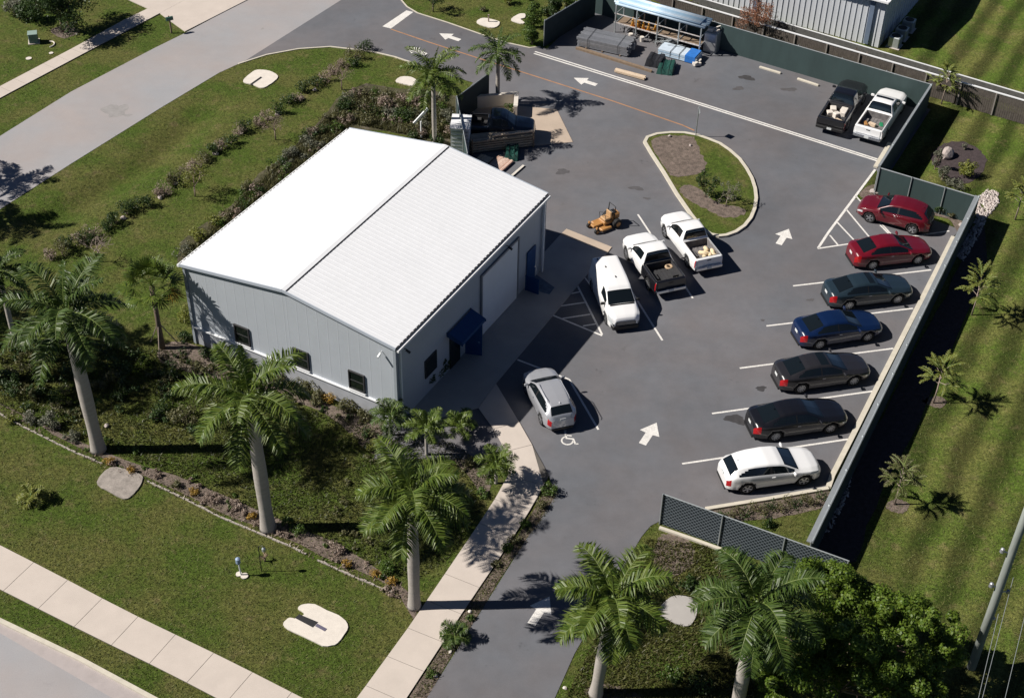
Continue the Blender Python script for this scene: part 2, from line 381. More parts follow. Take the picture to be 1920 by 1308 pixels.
struct('island_mulch', MB().poly(blob([(1222, 268), (1245, 255), (1300, 258), (1312, 285), (1325, 308), (1312, 325), (1262, 330), (1242, 308)], .104, 1, .09), .104), M_mulch)
struct('island_mulch', MB().poly(blob([(1275, 352), (1300, 348), (1345, 378), (1385, 388), (1398, 400), (1362, 408), (1330, 395), (1285, 370)], .104, 2, .09), .104), M_mulch)
# sidewalks: panels with open joints over a dark bed
def panels(name, left, right, npan, mt, z1=.05, gap=.022, ts=None):
    L = np.array(Gs(left)); R = np.array(Gs(right)); b = MB(); b.slab([*L, *R[::-1]], -.03, z1-.012, 1)
    def at(A, t):
        s = np.concatenate([[0], np.cumsum(np.linalg.norm(np.diff(A, axis=0), axis=1))]); s /= s[-1]
        return np.array([np.interp(t, s, A[:, k]) for k in range(3)])
    def near(A, p):
        best = None
        for k in range(len(A)-1):
            ab = A[k+1]-A[k]; u = min(1, max(0, ((p-A[k]) @ ab)/(ab @ ab))); q = A[k]+ab*u; d = np.linalg.norm(q-p)
            if best is None or d < best[0]: best = (d, q)
        return best[1]
    ts = ts or [i/npan for i in range(npan+1)]
    for i in range(len(ts)-1):
        Lt = np.linalg.norm(at(L, ts[i+1])-at(L, ts[i])); e = gap/2/max(Lt, .1)*(ts[i+1]-ts[i])
        a0, a1 = at(L, ts[i]+e), at(L, ts[i+1]-e); b0, b1 = near(R, a0), near(R, a1)
        if i == 0: b0 = R[0]
        if i == len(ts)-2: b1 = R[-1]
        b.slab([a0, a1, b1, b0], z1-.02, z1)
    return struct(name, b, [mt, M_joint])
panels('front_sidewalk', [(-180, 932), (0, 1022.5), (97, 1072), (233, 1144), (433, 1240), (570, 1310), (780, 1417)], [(-190, 1008), (0, 1105), (40, 1125), (177, 1194), (317, 1262), (405, 1308), (600, 1410)], 14, M_conc)
panels('street_sidewalk', [(-110, 228), (0, 163), (143, 88), (230, 40), (280, 16), (306, 3)], [(-100, 243), (0, 185), (160, 100), (300, 26), (322, 14), (345, 2)], 16, M_conc)
struct('concrete_drive', MB().slab(Gs([(215, -20), (240, 0), (277, 17), (300, 26), (347, 60), (463, 1), (500, -20)]), -.03, .045), M_conc)
panels('walkway', [(897, 766), (917, 791), (945, 838), (960, 879), (923, 945), (853, 1049), (767, 1175), (670, 1308), (600, 1402)], [(930, 720), (975, 795), (1017, 869), (1029, 892), (1007, 935), (953, 1022), (867, 1149), (763, 1308), (700, 1402)], 13, M_conc, z1=.056)
apron_px = [(740, 760), (748, 735), (1013, 482), (1053, 438), (1062, 430), (1147, 464), (1139, 475), (1103, 513), (930, 719.5), (897, 765), (860, 775), (800, 790)]
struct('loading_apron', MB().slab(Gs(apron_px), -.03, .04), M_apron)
struct('sunlit_apron_end', MB().slab(Gs([(1050, 441), (1062, 430), (1147, 464), (1139, 475)]), 0.03, .048), M_conc_tan)  # sunlit end of the apron, painted as a tan strip
struct('tan_pad', MB().slab(Gs([(868, 198), (960, 198), (1044, 206), (1074, 267), (1010, 273), (880, 276)]), -.02, .03), M_conc_tan)
struct('painted_ground_patch', MB().poly(Gs([(996, 520), (1006, 516), (1040, 540), (1030, 553), (1012, 548)]), .045), M_bluemat, None)
# planting beds
def bed(name, px, mt, z=-.006, seed=0, amp=.08): return struct(name, MB().poly(blob(px, z, seed, amp), z), mt)
bed('planting_bed', [(-40, 735), (60, 790), (150, 838), (280, 895), (420, 962), (480, 985), (560, 1020), (650, 1062), (740, 1105), (768, 1150), (782, 1160), (775, 1120), (730, 1080), (640, 1020), (560, 990), (470, 950), (330, 890), (230, 860), (120, 815), (20, 762)], M_mulch, -.006, 3)
bed('planting_bed', [(320, 640), (420, 665), (560, 735), (700, 785), (740, 800), (850, 800), (905, 850), (920, 905), (905, 935), (870, 880), (800, 850), (700, 850), (600, 770), (430, 715), (300, 680)], M_mulch, -.006, 4)
bed('planting_bed', [(345, 455), (430, 385), (520, 300), (590, 235), (660, 165), (760, 165), (860, 180), (870, 200), (870, 290), (835, 275), (660, 245), (520, 350), (345, 490)], mat('weedy soil', (.060, .056, .026), .95, var=.4, scale=3, bump=.6, bscale=14, col2=(.10, .085, .06), c2scale=1.2), -.006, 5, .25)
bed('planting_bed', [(1333, 956), (1440, 940), (1550, 920), (1543, 950), (1440, 972), (1345, 975)], M_mulch, -.006, 6, .05)
bed('planting_bed', [(1645, 345), (1700, 365), (1800, 395), (1826, 410), (1800, 440), (1776, 410), (1690, 392), (1612, 368)], M_mulch, .008, 7, .05)
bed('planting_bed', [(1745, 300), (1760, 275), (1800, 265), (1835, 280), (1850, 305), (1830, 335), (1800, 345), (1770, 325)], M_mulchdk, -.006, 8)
bed('fence_shade_strip', [(1838, 412), (1800, 500), (1740, 610), (1670, 745), (1600, 880), (1530, 1020), (1600, 1050), (1640, 950), (1720, 790), (1800, 620), (1850, 500)], M_mulchdk, -.008, 9, .1)  # dark strip laid where the long fence's shadow falls
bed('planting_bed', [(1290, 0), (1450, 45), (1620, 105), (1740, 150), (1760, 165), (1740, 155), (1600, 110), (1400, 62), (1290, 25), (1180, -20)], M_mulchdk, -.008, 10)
bed('driveway_verge', [(1035, 905), (1048, 925), (1010, 985), (960, 1050), (910, 1130), (850, 1225), (800, 1305), (770, 1305), (830, 1210), (900, 1100), (960, 1020), (1010, 940)], M_mulch, -.006, 11, .05)
bed('tree_ring', [(1730, 752), (1755, 742), (1775, 752), (1760, 765)], M_mulch, -.008, 12, .04)
bed('tree_ring', [(1660, 950), (1680, 935), (1705, 945), (1690, 962)], M_mulch, -.008, 13, .04)
bed('tree_ring', [(1095, 1300), (1120, 1278), (1165, 1288), (1210, 1310), (1150, 1325)], M_mulch, -.008, 14, .05)
bed('tree_ring', [(95, 58), (120, 48), (150, 58), (120, 72)], M_mulch, -.008, 15, .04)
bed('bare_soil', [(1245, 1000), (1290, 1010), (1300, 1060), (1240, 1080), (1225, 1040)], M_mulch, -.008, 16, .1)
# painted lines
pl = MB()
def line(pts, w=.11): pl.ribbon(Gs(pts), w, .004, .0055)
for a, b in zip([(1487, 536), (1437, 611), (1387, 690), (1335, 775), (1279, 869)], [(1746, 506), (1712, 578), (1675, 653), (1637, 733), (1590, 823)]): line([a, b], .11)
for o_ in (0, 1): line([(1003-o_*2, 97+o_*3.5), (1280, 183+o_*3.5), (1645, 298.5+o_*3.5)], .13)
line([(1641, 318), (1553, 436), (1534, 465)], .15); line([(1533, 466), (1600, 456), (1690, 446), (1780, 433)], .11)
for a, b in [((1605, 368), (1680, 449)), ((1587, 393), (1633, 448)), ((1570, 417), (1604, 453)), ((1556, 441), (1571, 459)), ((1650, 422), (1674, 446))]: line([a, b], .10)
line([(1083, 536), (1129, 627)]); line([(1037, 591), (1129, 629)]);
for a, b in [((1068, 551), (1087, 547)), ((1048, 574), (1096, 567)), ((1055, 597), (1107, 589)), ((1093, 611), (1118, 607))]: line([a, b], .1)
line([(1085, 505), (1115, 545)], .08)
line([(1158, 505), (1242, 638)]); line([(1196, 402), (1299, 559)])
line([(970, 674), (1067, 711)]); line([(1067, 711), (1122, 805)])
pl.poly(Gs([(717, 50), (762, 20), (775, 23), (733, 54)]), .005)
pl.poly(Gs([(777, 92), (797, 98), (795, 103), (775, 97)]), .005)
o = pl.build('painted_lines', M_paint, lot)
ol = MB(); ol.ribbon(Gs([(733, 55), (800, 78), (905, 112), (1000, 142), (1147, 189), (1280, 235), (1302, 245)]), .11, .004, .0052); ol.build('orange_lane_line', M_orange, lot)
ash = np.array([(0, 0), (-.89, .53), (-.93, .19), (-1.78, .19), (-1.78, -.19), (-.93, -.19), (-.89, -.53)])
for tip, tail in [((823.7, 63.1), (863.2, 76.2)), ((1075.6, 146.3), (1118.2, 159.5)), ((1479, 429.2), (1460.4, 457.4)), ((1231.2, 792.1), (1204.8, 831.7)), ((1030.4, 1117.5), (996, 1170)), ((762, 88), (800, 103))]:
    a, b = G(*tip), G(*tail); d = (a-b)/np.linalg.norm(a-b); n_ = np.array([-d[1], d[0], 0])
    MB().poly([a+d*u+n_*v for u, v in ash], .0055).build('painted_arrow', M_paint, lot)
rp = np.random.RandomState(31); st_m = mat('street patch', (.265, .253, .248), .9, var=.15, scale=2); dry_m = mat('dry turf', (.155, .125, .065), .95, var=.3, scale=5, speck=.3, speckscale=18)
def stain(name, x, y, r_, m_, z, parent=None):
    c = G(x, y); ph = rp.uniform(0, 6, 4); st = rp.uniform(.7, 1.5)
    ob = MB().poly([c+np.array([cos(t_)*st, sin(t_)/st, 0])*r_*(1+.2*sin(2*t_+ph[0])+.15*sin(3*t_+ph[1])+.12*sin(5*t_+ph[2])+.08*sin(9*t_+ph[3])) for t_ in np.linspace(0, 2*pi, 34, endpoint=False)], z).build(name, m_, parent, kind='structure')
for x, y, r_ in ((216, 207, .8), (240, 216, .2), (492, 54, .12)): stain('road_stain', x, y, r_, st_m, -.0008)
# wheelchair symbol, built in a local frame (u right, v up) placed on the stall
def isa():
    b = MB(); c = G(1066, 823); u = G(1085, 826)-G(1050, 822); u /= np.linalg.norm(u); v = np.array([-u[1], u[0], 0])
    a = rad(12); u, v = u*cos(a)-v*sin(a)*0+v*0, v
    def pt(x, y): return c+u*x+v*y
    k = .62
    def st(pts, w): b.ribbon([pt(x*k, y*k) for x, y in pts], w*k, .005, .0062)
    st([(.02+.46*cos(t)-.1, -.18+.46*sin(t)) for t in np.linspace(rad(118), rad(370), 26)], .13)
    st([(-.42, .92), (-.18, .08), (.38, .08), (.62, -.48)], .15)
    st([(-.3, .42), (.22, .42)], .12); st([(.60, -.47), (.86, -.40)], .12)
    st([(-.50, .94), (-.30, .98)], .2)
    return b
isa().build('accessible_symbol', M_paint, lot)
for k, (x, y, r_) in enumerate([(1380, 786, .42), (1193, 353, .3), (1213, 372, .16), (1400, 146, .4), (1385, 166, .3), (1480, 168, .35), (1055, 322, .35), (1520, 562, .15), (1427, 728, .22), (1400, 430, .12), (1430, 600, .1)]):
    c = G(x, y); r = np.random.RandomState(k); n_ = 22; ph = r.uniform(0, 6, 3)
    MB().poly([c+np.array([cos(t)*1.35, sin(t)*.8, 0])*r_*(1+.22*sin(2*t+ph[0])+.18*sin(3*t+ph[1])+.1*sin(7*t+ph[2])) for t in np.linspace(0, 2*pi, n_, endpoint=False)], .0032).build('oil_stain', M_stain if k in (0, 3, 8) else mat('faint stain', (.082, .078, .082), .85, var=.2, scale=3), lot)

# ------------------------------------------------------------------ main building
YAW, BW, BL, EH, RH = -0.49703, 13.06, 15.30, 5.192, 6.139
BO = np.array([-17.038, 59.095, 0]); BA = np.array([cos(YAW), sin(YAW), 0]); BB = np.array([-sin(YAW), cos(YAW), 0])
def side_uv(x, y): X = onplane(x, y, BO+BA*(BW-.12), BA)-BO; return float(X @ BB), float(X[2])
def front_uv(x, y): X = onplane(x, y, BO+BB*.12, BB)-BO; return float(X @ BA), float(X[2])
bld = thing('metal_building', 'grey metal workshop with a bright white gabled roof', 'building', BO, YAW)
IL, IR, IF_, IB = .22, .12, .12, .12            # wall insets under the roof edge
sl_ = (RH-EH)/(BW/2)
def roof_z(x): return EH+sl_*min(x, BW-x)
wb = MB()
x0, x1, y0, y1 = IL, BW-IR, IF_, BL-IB
ze = lambda x: roof_z(x)-.07
# walls with vertical panel ribs (real folds)
def wallrun(b, p, q, n, top, z0=.0, dep=.003, step=.61, mi=0):
    p = np.array(p); q = np.array(q); L = np.linalg.norm(q-p); d = (q-p)/L; u = 0.; pts = []
    while u < L-1e-6:
        for a, e in ((0, 0), (.02, 1), (.06, 1), (.08, 0)):
            if u+a < L: pts.append((u+a, e))
        u += step
    pts.append((L, 0)); v = []
    for u, e in pts:
        w_ = p+d*u; t = top(w_[0]); w2 = w_+np.array(n)*dep*e
        v += [(w2[0], w2[1], z0), (w2[0], w2[1], t)]
    k = np.arange(len(pts)-1)*2
    b.add(v, [np.stack([k, k+2, k+3, k+1], 1)], mi)
PZ = 1.12
px_ = [x0, BW/2, x1]
wallrun(wb, (x0, y0), (BW/2, y0), (0, -1), ze, PZ); wallrun(wb, (BW/2, y0), (x1, y0), (0, -1), ze, PZ)
wallrun(wb, (x1, y0), (x1, y1), (1, 0), ze, 0.04); wallrun(wb, (x1, y1), (BW/2, y1), (0, 1), ze, 0); wallrun(wb, (BW/2, y1), (x0, y1), (0, 1), ze, 0); wallrun(wb, (x0, y1), (x0, y0), (-1, 0), ze, 0)
wb.build('wall', M_wallf, bld)
pb = MB(); pb.box(((x0+x1)/2, y0+.04, PZ/2), (x1-x0, .12, PZ)); pb.build('plinth', M_plinth, bld)
sb = MB(); sb.box(((x0+x1)/2, y0-.05, PZ+.03), (x1-x0+.06, .14, .06)); sb.build('plinth_ledge', M_trim, bld)
rf = MB(); T = .05
for s_ in (0, 1):
    X = lambda x: x if s_ == 0 else BW-x
    v = [(X(0), 0, EH), (X(BW/2), 0, RH), (X(BW/2), BL, RH), (X(0), BL, EH)]
    v += [(a, b_, c-T) for a, b_, c in v]
    f = [[0, 1, 2, 3], [4, 7, 6, 5], [0, 3, 7, 4], [0, 4, 5, 1], [3, 2, 6, 7]]
    if s_: f = [q[::-1] for q in f]
    rf.add(v, f)
    y = .3
    while y < BL-.1:                              # standing seams running down the slope
        h = .008; vv = []
        for (xx, zz) in ((-.05, EH-.008), (BW/2-.12, RH-.12*sl_)):
            vv += [(X(xx), y-.035, zz), (X(xx), y-.018, zz+h), (X(xx), y+.018, zz+h), (X(xx), y+.035, zz)]
        ff = [[0, 4, 5, 1], [1, 5, 6, 2], [2, 6, 7, 3], [0, 1, 2, 3]]
        if s_ == 0: ff = [q[::-1] for q in ff]
        rf.add(vv, ff); y += .305
roof = rf.build('roof', M_roof, bld)
rc = MB()
for sg in (-1, 1): rc.box((BW/2+sg*.10, BL/2, RH+.035-.10*sl_), (.20, BL+.06, .015), R=np.array(Matrix.Rotation(sg*math.atan(sl_), 3, 'Y')))
rc.build('ridge_cap', M_roof, roof)
rs_ = MB(); rs_.box((BW/2+.225, BL/2, RH-.225*sl_+.008), (.05, BL, .022)); rs_.build('ridge_closure', M_dark, roof)
for X_, sg in ((0, -1), (BW, 1)):
    g_ = MB(); g_.box((X_+sg*.035, BL/2, EH-.045), (.075, BL, .04)); g_.build('eave_closure', M_dark, roof)
    g_ = MB(); g_.box((X_+sg*.135, BL/2, EH-.16), (.12, BL+.02, .13)); g_.build('gutter', M_trim, bld)
for y_, in ((-.03,), (BL+.03,)):
    g_ = MB()
    for a, b_ in (((-.02, EH), (BW/2, RH)), ((BW+.02, EH), (BW/2, RH))):
        L = math.hypot(b_[0]-a[0], b_[1]-a[1]); an = math.atan2(b_[1]-a[1], b_[0]-a[0])
        g_.box(((a[0]+b_[0])/2, y_, (a[1]+b_[1])/2-.06), (L, .05, .17), R=np.array(Matrix.Rotation(-an, 3, 'Y')))
    g_.build('rake_trim', mat('rake trim', (.40, .44, .50), .5, var=.03), bld)
for cx_, cy_ in ((x1+.02, y0-.02), (x1+.02, y1+.02), (x0-.02, y0-.02)):
    c_ = MB(); c_.box((cx_, cy_, (EH-.1)/2), (.16, .16, EH-.12)); c_.build('corner_trim', mat('corner trim', (.28, .31, .34), .5, var=.03), bld)
d_ = MB(); d_.box((x1+.13, y0+.25, 2.5), (.10, .10, 4.9)); d_.box((x1+.2, y0+.25, .12), (.3, .10, .10)); d_.build('downspout', M_trim, bld)
d_ = MB(); d_.box((x1+.13, y1-.2, 2.5), (.10, .10, 4.9)); d_.build('downspout', M_trim, bld)
for quad in ([(439.5, 607), (468, 618), (468, 643), (443, 639)], [(549, 649), (578, 660), (581, 693), (553, 684)], [(654, 692), (684, 703), (686, 736), (656, 728)]):
    us = [front_uv(*p) for p in quad]; u0 = (us[0][0]+us[3][0])/2; u1 = u0+.95; z0, z1 = 1.33, 2.50
    f_ = MB(); t_ = .06
    for bx_ in (((u0+u1)/2, y0-.045, z1-t_/2, u1-u0, t_), ((u0+u1)/2, y0-.045, z0+t_/2, u1-u0, t_)): f_.box(bx_[:3], (bx_[3], .09, bx_[4]))
    for ux in (u0+t_/2, u1-t_/2): f_.box((ux, y0-.045, (z0+z1)/2), (t_, .09, z1-z0-2*t_))
    f_.box(((u0+u1)/2, y0-.04, (z0+z1)/2), (u1-u0-2*t_, .05, .035))
    wn = f_.build('window', M_winframe, bld)
    MB().box(((u0+u1)/2, y0-.028, (z0+z1)/2), (u1-u0-2*t_, .03, z1-z0-2*t_)).build('pane', M_winglass, wn)
    MB().box(((u0+u1)/2, y0-.06, z0-.03), (u1-u0+.1, .14, .05)).build('sill', M_trim, wn)
# roll-up door on the east wall
D0, D1, DZ0, DZ1 = side_uv(902, 590)[0], side_uv(968, 500)[0], .04, 4.0
rd = MB()
zz = DZ0
while zz < DZ1-.01: rd.box((x1+.05, (D0+D1)/2, zz+.11), (.04, D1-D0, .215)); zz += .22
rdo = rd.build('roll_up_door', M_door, bld)
fr = MB(); fr.box((x1+.06, D0-.07, DZ1/2), (.10, .12, DZ1)); fr.box((x1+.06, D1+.07, DZ1/2), (.10, .12, DZ1)); fr.box((x1+.06, (D0+D1)/2, DZ1+.07), (.10, D1-D0+.26, .12)); fr.build('door_frame', mat('door frame', (.20, .21, .23), .5), rdo)
def bdoor(u, wd, h, ang=0, mt=M_blue, lab=None):
    b = MB(); b.box((0, wd/2, h/2), (.05, wd, h)); b.box((.03, wd/2, h*.5), (.012, wd*.7, h*.35))
    o = b.build('door', mt, bld); o.location = (x1+.06, u, .045); o.rotation_euler = (0, 0, ang)
    MB().tube([(.05, wd-.1, .95), (.10, wd-.1, .95), (.10, wd-.2, .95)], .015, 6).build('handle', M_chrome, o)
    return o
u_d = side_uv(988, 495)[0]
bdoor(u_d-.1, .95, 2.35)
pb_ = MB(); pb_.box((x1+.55, u_d-.35, .55), (.85, .05, 1.0)); pb_.box((x1+.16, u_d-.35, .55), (.05, .08, 1.1)); pb_.build('blue_gate', M_blue, bld)
# blue canopy with door beneath
cu0, cu1 = side_uv(848, 640)[0]-.55, side_uv(886, 600)[0]-.25
cn = MB(); A_ = math.atan2(.35, .95)
cn.box((x1+.50, (cu0+cu1)/2, 2.50), (.86, cu1-cu0, .05), R=np.array(Matrix.Rotation(A_, 3, 'Y')))
cn.box((x1+.90, (cu0+cu1)/2, 2.26), (.04, cu1-cu0, .20)); 
for uu in (cu0, cu1): cn.add([(x1, uu, 2.7), (x1+.97, uu, 2.33), (x1+.97, uu, 2.15), (x1, uu, 2.4)], [[0, 1, 2, 3]])
cn.build('door_canopy', M_blue, bld)
dk = MB(); dk.box((x1+.03, cu0+.75, 1.12), (.06, 1.0, 2.15)); dk.build('door_opening', M_winglass, bld)
bdoor(cu1-.6, .9, 2.1, rad(-70))
sw = MB(); sw.box((x1+.03, cu0-1.6, 1.75), (.08, 1.1, 1.15)); s_w = sw.build('window', M_winframe, bld); MB().box((x1+.075, cu0-1.6, 1.75), (.02, .98, 1.03)).build('pane', M_winglass, s_w)
for (x_, y_, z_, an) in ((x1-.75, y0-.02, 4.55, -pi/2), (x1+.02, y0+.75, 4.5, 0), ((x1+.02), D1-1.2, 4.35, 0)):
    cm = MB(); cm.tube([(0, 0, 0), (.14, 0, .02), (.14, 0, -.06)], .022, 6); cm.box((.24, 0, -.08), (.26, .09, .09), R=np.array(Matrix.Rotation(rad(20), 3, 'Y')))
    o = cm.build('security_camera', M_trim if z_ > 4.5 else M_winframe, bld); o.location = (x_, y_, z_); o.rotation_euler = (0, 0, an)

# ------------------------------------------------------------------ warehouse behind
WP = G(1647, 90); wd_ = G(1440, 33)-WP; WY = math.atan2(-wd_[1], -wd_[0])
wh = thing('warehouse', 'pale ribbed metal warehouse behind the white topped fence', 'building', WP, WY)
WH = 3.75
ww = MB(); wallrun(ww, (-24, 0), (0, 0), (0, -1), lambda x: WH, 0, .05, .42); wallrun(ww, (0, 0), (0, 11), (1, 0), lambda x: WH+.35*min(1, max(0, 1)), 0, .04, .6)
ww.add([(0, 0, WH), (0, 11, WH), (0, 5.5, WH+.55)], [[0, 1, 2]]); ww.build('wall', mat('warehouse wall', (.50, .52, .55), .55, var=.04, scale=.8), wh)
wr = MB(); sr = .1
for s_ in (0, 1):
    Y = lambda y: y if s_ == 0 else 11-y
    v = [(-24.3, Y(-.35), WH+.02), (.25, Y(-.35), WH+.02), (.25, Y(5.5), WH+.6), (-24.3, Y(5.5), WH+.6)]; v += [(a, b_, c-.07) for a, b_, c in v]
    f = [[0, 1, 2, 3], [7, 6, 5, 4], [0, 4, 5, 1], [1, 5, 6, 2]]
    if s_: f = [q[::-1] for q in f]
    wr.add(v, f); x = -24.
    if s_ == 0:
        while x < .2:
            wr.box((x, 2.57, WH+.345), (.04, 5.84, .05), R=np.array(Matrix.Rotation(math.atan2(.58, 5.85), 3, 'X'))); x += .42
wr.build('roof', M_roof, wh)
MB().box((-12, -.42, WH-.06), (24.4, .12, .13)).build('gutter', M_trim, wh)
for xx in (-.95, -9.6): MB().box((xx, -.11, WH/2), (.34, .10, WH-.25)).build('pilaster', mat('warehouse pilaster', (.13, .17, .24), .6), wh)
for i, (yy, lab) in enumerate(((.9, 'air conditioning unit nearest the fence beside the warehouse wall'), (2.3, 'middle air conditioning unit in the shade beside the warehouse'), (3.8, 'farthest air conditioning unit beside the shaded warehouse wall'))):
    P_ = WP+np.array([cos(WY)*.85-sin(WY)*yy, sin(WY)*.85+cos(WY)*yy, 0]); t_ = thing('air_conditioner', lab, 'air conditioner', P_, WY, 'air conditioning units beside the warehouse')
    MB().box((0, 0, .42), (.8, .8, .8), bev=.04).build('housing', M_galv, t_); MB().tube([(0, 0, .82), (0, 0, .835)], [.32, .32], 20).build('fan_grille', M_blackpl, t_)
    MB().box((0, 0, .012), (1., 1., .03)).build('pad', M_conc, t_)

# ------------------------------------------------------------------ fences
M_chain = None
def chainmat():
    mt = mat('chain link slats', (.10, .135, .15), .6, var=0, spec=.3); t = mt.node_tree; p = t.nodes['Principled BSDF']
    co = N(t, 'ShaderNodeTexCoord').outputs['Object']; fs = []
    for s_ in (1, -1):
        d = N(t, 'ShaderNodeVectorMath', operation='DOT_PRODUCT'); t.links.new(co, d.inputs[0]); d.inputs[1].default_value = (15, 0, 15*s_)
        sn = N(t, 'ShaderNodeMath', operation='SINE'); t.links.new(d.outputs['Value'], sn.inputs[0]); ab = N(t, 'ShaderNodeMath', operation='ABSOLUTE'); t.links.new(sn.outputs[0], ab.inputs[0]); fs.append(ab.outputs[0])
    mn = N(t, 'ShaderNodeMath', operation='MINIMUM'); t.links.new(fs[0], mn.inputs[0]); t.links.new(fs[1], mn.inputs[1])
    r = N(t, 'ShaderNodeMapRange'); t.links.new(mn.outputs[0], r.inputs[0])
    for i, v in enumerate((.18, .40, 0, 1)): r.inputs[1+i].default_value = v
    x = N(t, 'ShaderNodeMix', data_type='RGBA'); t.links.new(r.outputs[0], x.inputs[0]); x.inputs[6].default_value = (.16, .185, .205, 1); x.inputs[7].default_value = (.012, .018, .024, 1)
    t.links.new(x.outputs[2], p.inputs['Base Color'])
    return mt
M_chain = chainmat()
def fence(label, a, b, h=2., pm=None, rail=.03, step=2.6, cap=None, posts=True, midrail=False, group=None, bottom=.0, cat='fence', pside=1):
    a = np.array(a)*[1, 1, 0]; b = np.array(b)*[1, 1, 0]; L = np.linalg.norm(b-a); an = math.atan2(b[1]-a[1], b[0]-a[0])
    t = thing('fence', label, cat, a, an, group)
    MB().box((L/2, 0, h/2-.05), (L, .025, h+.06)).build('screen_panel', pm or M_green, t)
    n = max(1, round(L/step))
    for i in range(n+1): 
        u = min(max(L*i/n, .03), L-.03); MB().tube([(u, pside*.05, 0), (u, pside*.05, h+.06)], .035, 8).build('post', M_galv, t)
    MB().tube([(0, 0, h), (L, 0, h)], rail, 8).build('top_rail', M_galv, t)
    if cap: MB().box((L/2, cap*.5+.03, h-.03), (L, cap, .05)).build('cap_board', M_galv, t)
    if midrail: MB().tube([(0, -.03, h*.5), (L, -.03, h*.5)], .022, 6).build('mid_rail', M_galv, t)
    return t
F1 = G(1748, 159, 2); F2 = G(1650, 312, 2); F3 = G(1837, 368, 2); F4 = G(1523, 1017, 2); F5 = G(1593, 1050, 2); F6 = G(1243, 924, 2)
F7 = G(1383, 57, 2); F8 = G(1020, 87, 0)+np.array([0, 0, 0]); F9 = G(1118, -18, 2)
F7b = F1+(F7-F1)*2.6
fence('long green screened fence behind the two parked pickups at the back of the lot', F1, F9+np.array([0, .4, 0]), 2., M_green, step=3, pside=-1)
fence('short green fence run beside the white pickup, seen edge on', F2, F1, 2., M_green, rail=.035, cap=.11)
fence('short green fence with bare posts facing the dark red crossover', F2, F3, 1.9, M_green, rail=.04, step=2.4, pside=-1)
fence('longest grey topped fence running beside the row of parked cars', F4, F3, 2., M_greendk, rail=.045, cap=.24)
fence('grey chain link fence with slats behind the frontmost palms', F6, F5, 1.95, M_chain, rail=.03, step=3.1, pside=-1)
struct('fence_plinth', MB().ribbon(Gs([(1236, 990), (1300, 1012), (1388, 1044)]), .16, -.02, .10), M_kerb)
fence('dark green gate fence on the west side of the pipe yard', F8, F9, 2., M_greendk, step=1.2)
fence('green fence around the small yard, run nearest the tall slender palm', G(857, 182, 2), G(917, 137, 2), 2., M_greendk)
fence('green fence between the white shed and the navy truck', G(877, 290, 2), G(857, 182, 2), 2., M_green)
# old timber fence with white rail, and a second low rail fence behind it
a_, b_ = G(1240, -10, 1.7), G(1990, 208, 1.7); L = np.linalg.norm(b_-a_); t = thing('fence', 'weathered brown board fence with a white top rail along the north boundary', 'fence', a_*[1, 1, 0], math.atan2(b_[1]-a_[1], b_[0]-a_[0]))
bb = MB(); u = 0; rr = np.random.RandomState(3)
while u < L: bb.box((u+.07, 0, .80+rr.uniform(-.02, .02)), (.13, .02, 1.6)); u += .145
bb.build('board_panel', mat('weathered boards', (.085, .072, .062), .95, var=.35, scale=6), t)
MB().box((L/2, 0, 1.68), (L, .12, .06)).build('top_rail', M_trim, t)
for i in range(int(L/2.4)): MB().box((i*2.4+1, -.07, .82), (.09, .09, 1.6)).build('post', mat('fence post', (.22, .20, .18), .9), t)
a_, b_ = G(1300, -8, 1.1), G(1990, 196, 1.1); L = np.linalg.norm(b_-a_); t = thing('fence', 'low white rail fence behind the brown board fence', 'fence', a_*[1, 1, 0], math.atan2(b_[1]-a_[1], b_[0]-a_[0]))
MB().box((L/2, 0, 1.08), (L, .08, .05)).build('top_rail', M_trim, t); MB().box((L/2, 0, .55), (L, .03, .95)).build('mesh_panel', mat('grey netting', (.10, .10, .095), .9, var=.3, scale=4), t)
for i in range(int(L/2.4)): MB().box((i*2.4+.4, .04, .54), (.06, .06, 1.05)).build('post', M_galv, t)
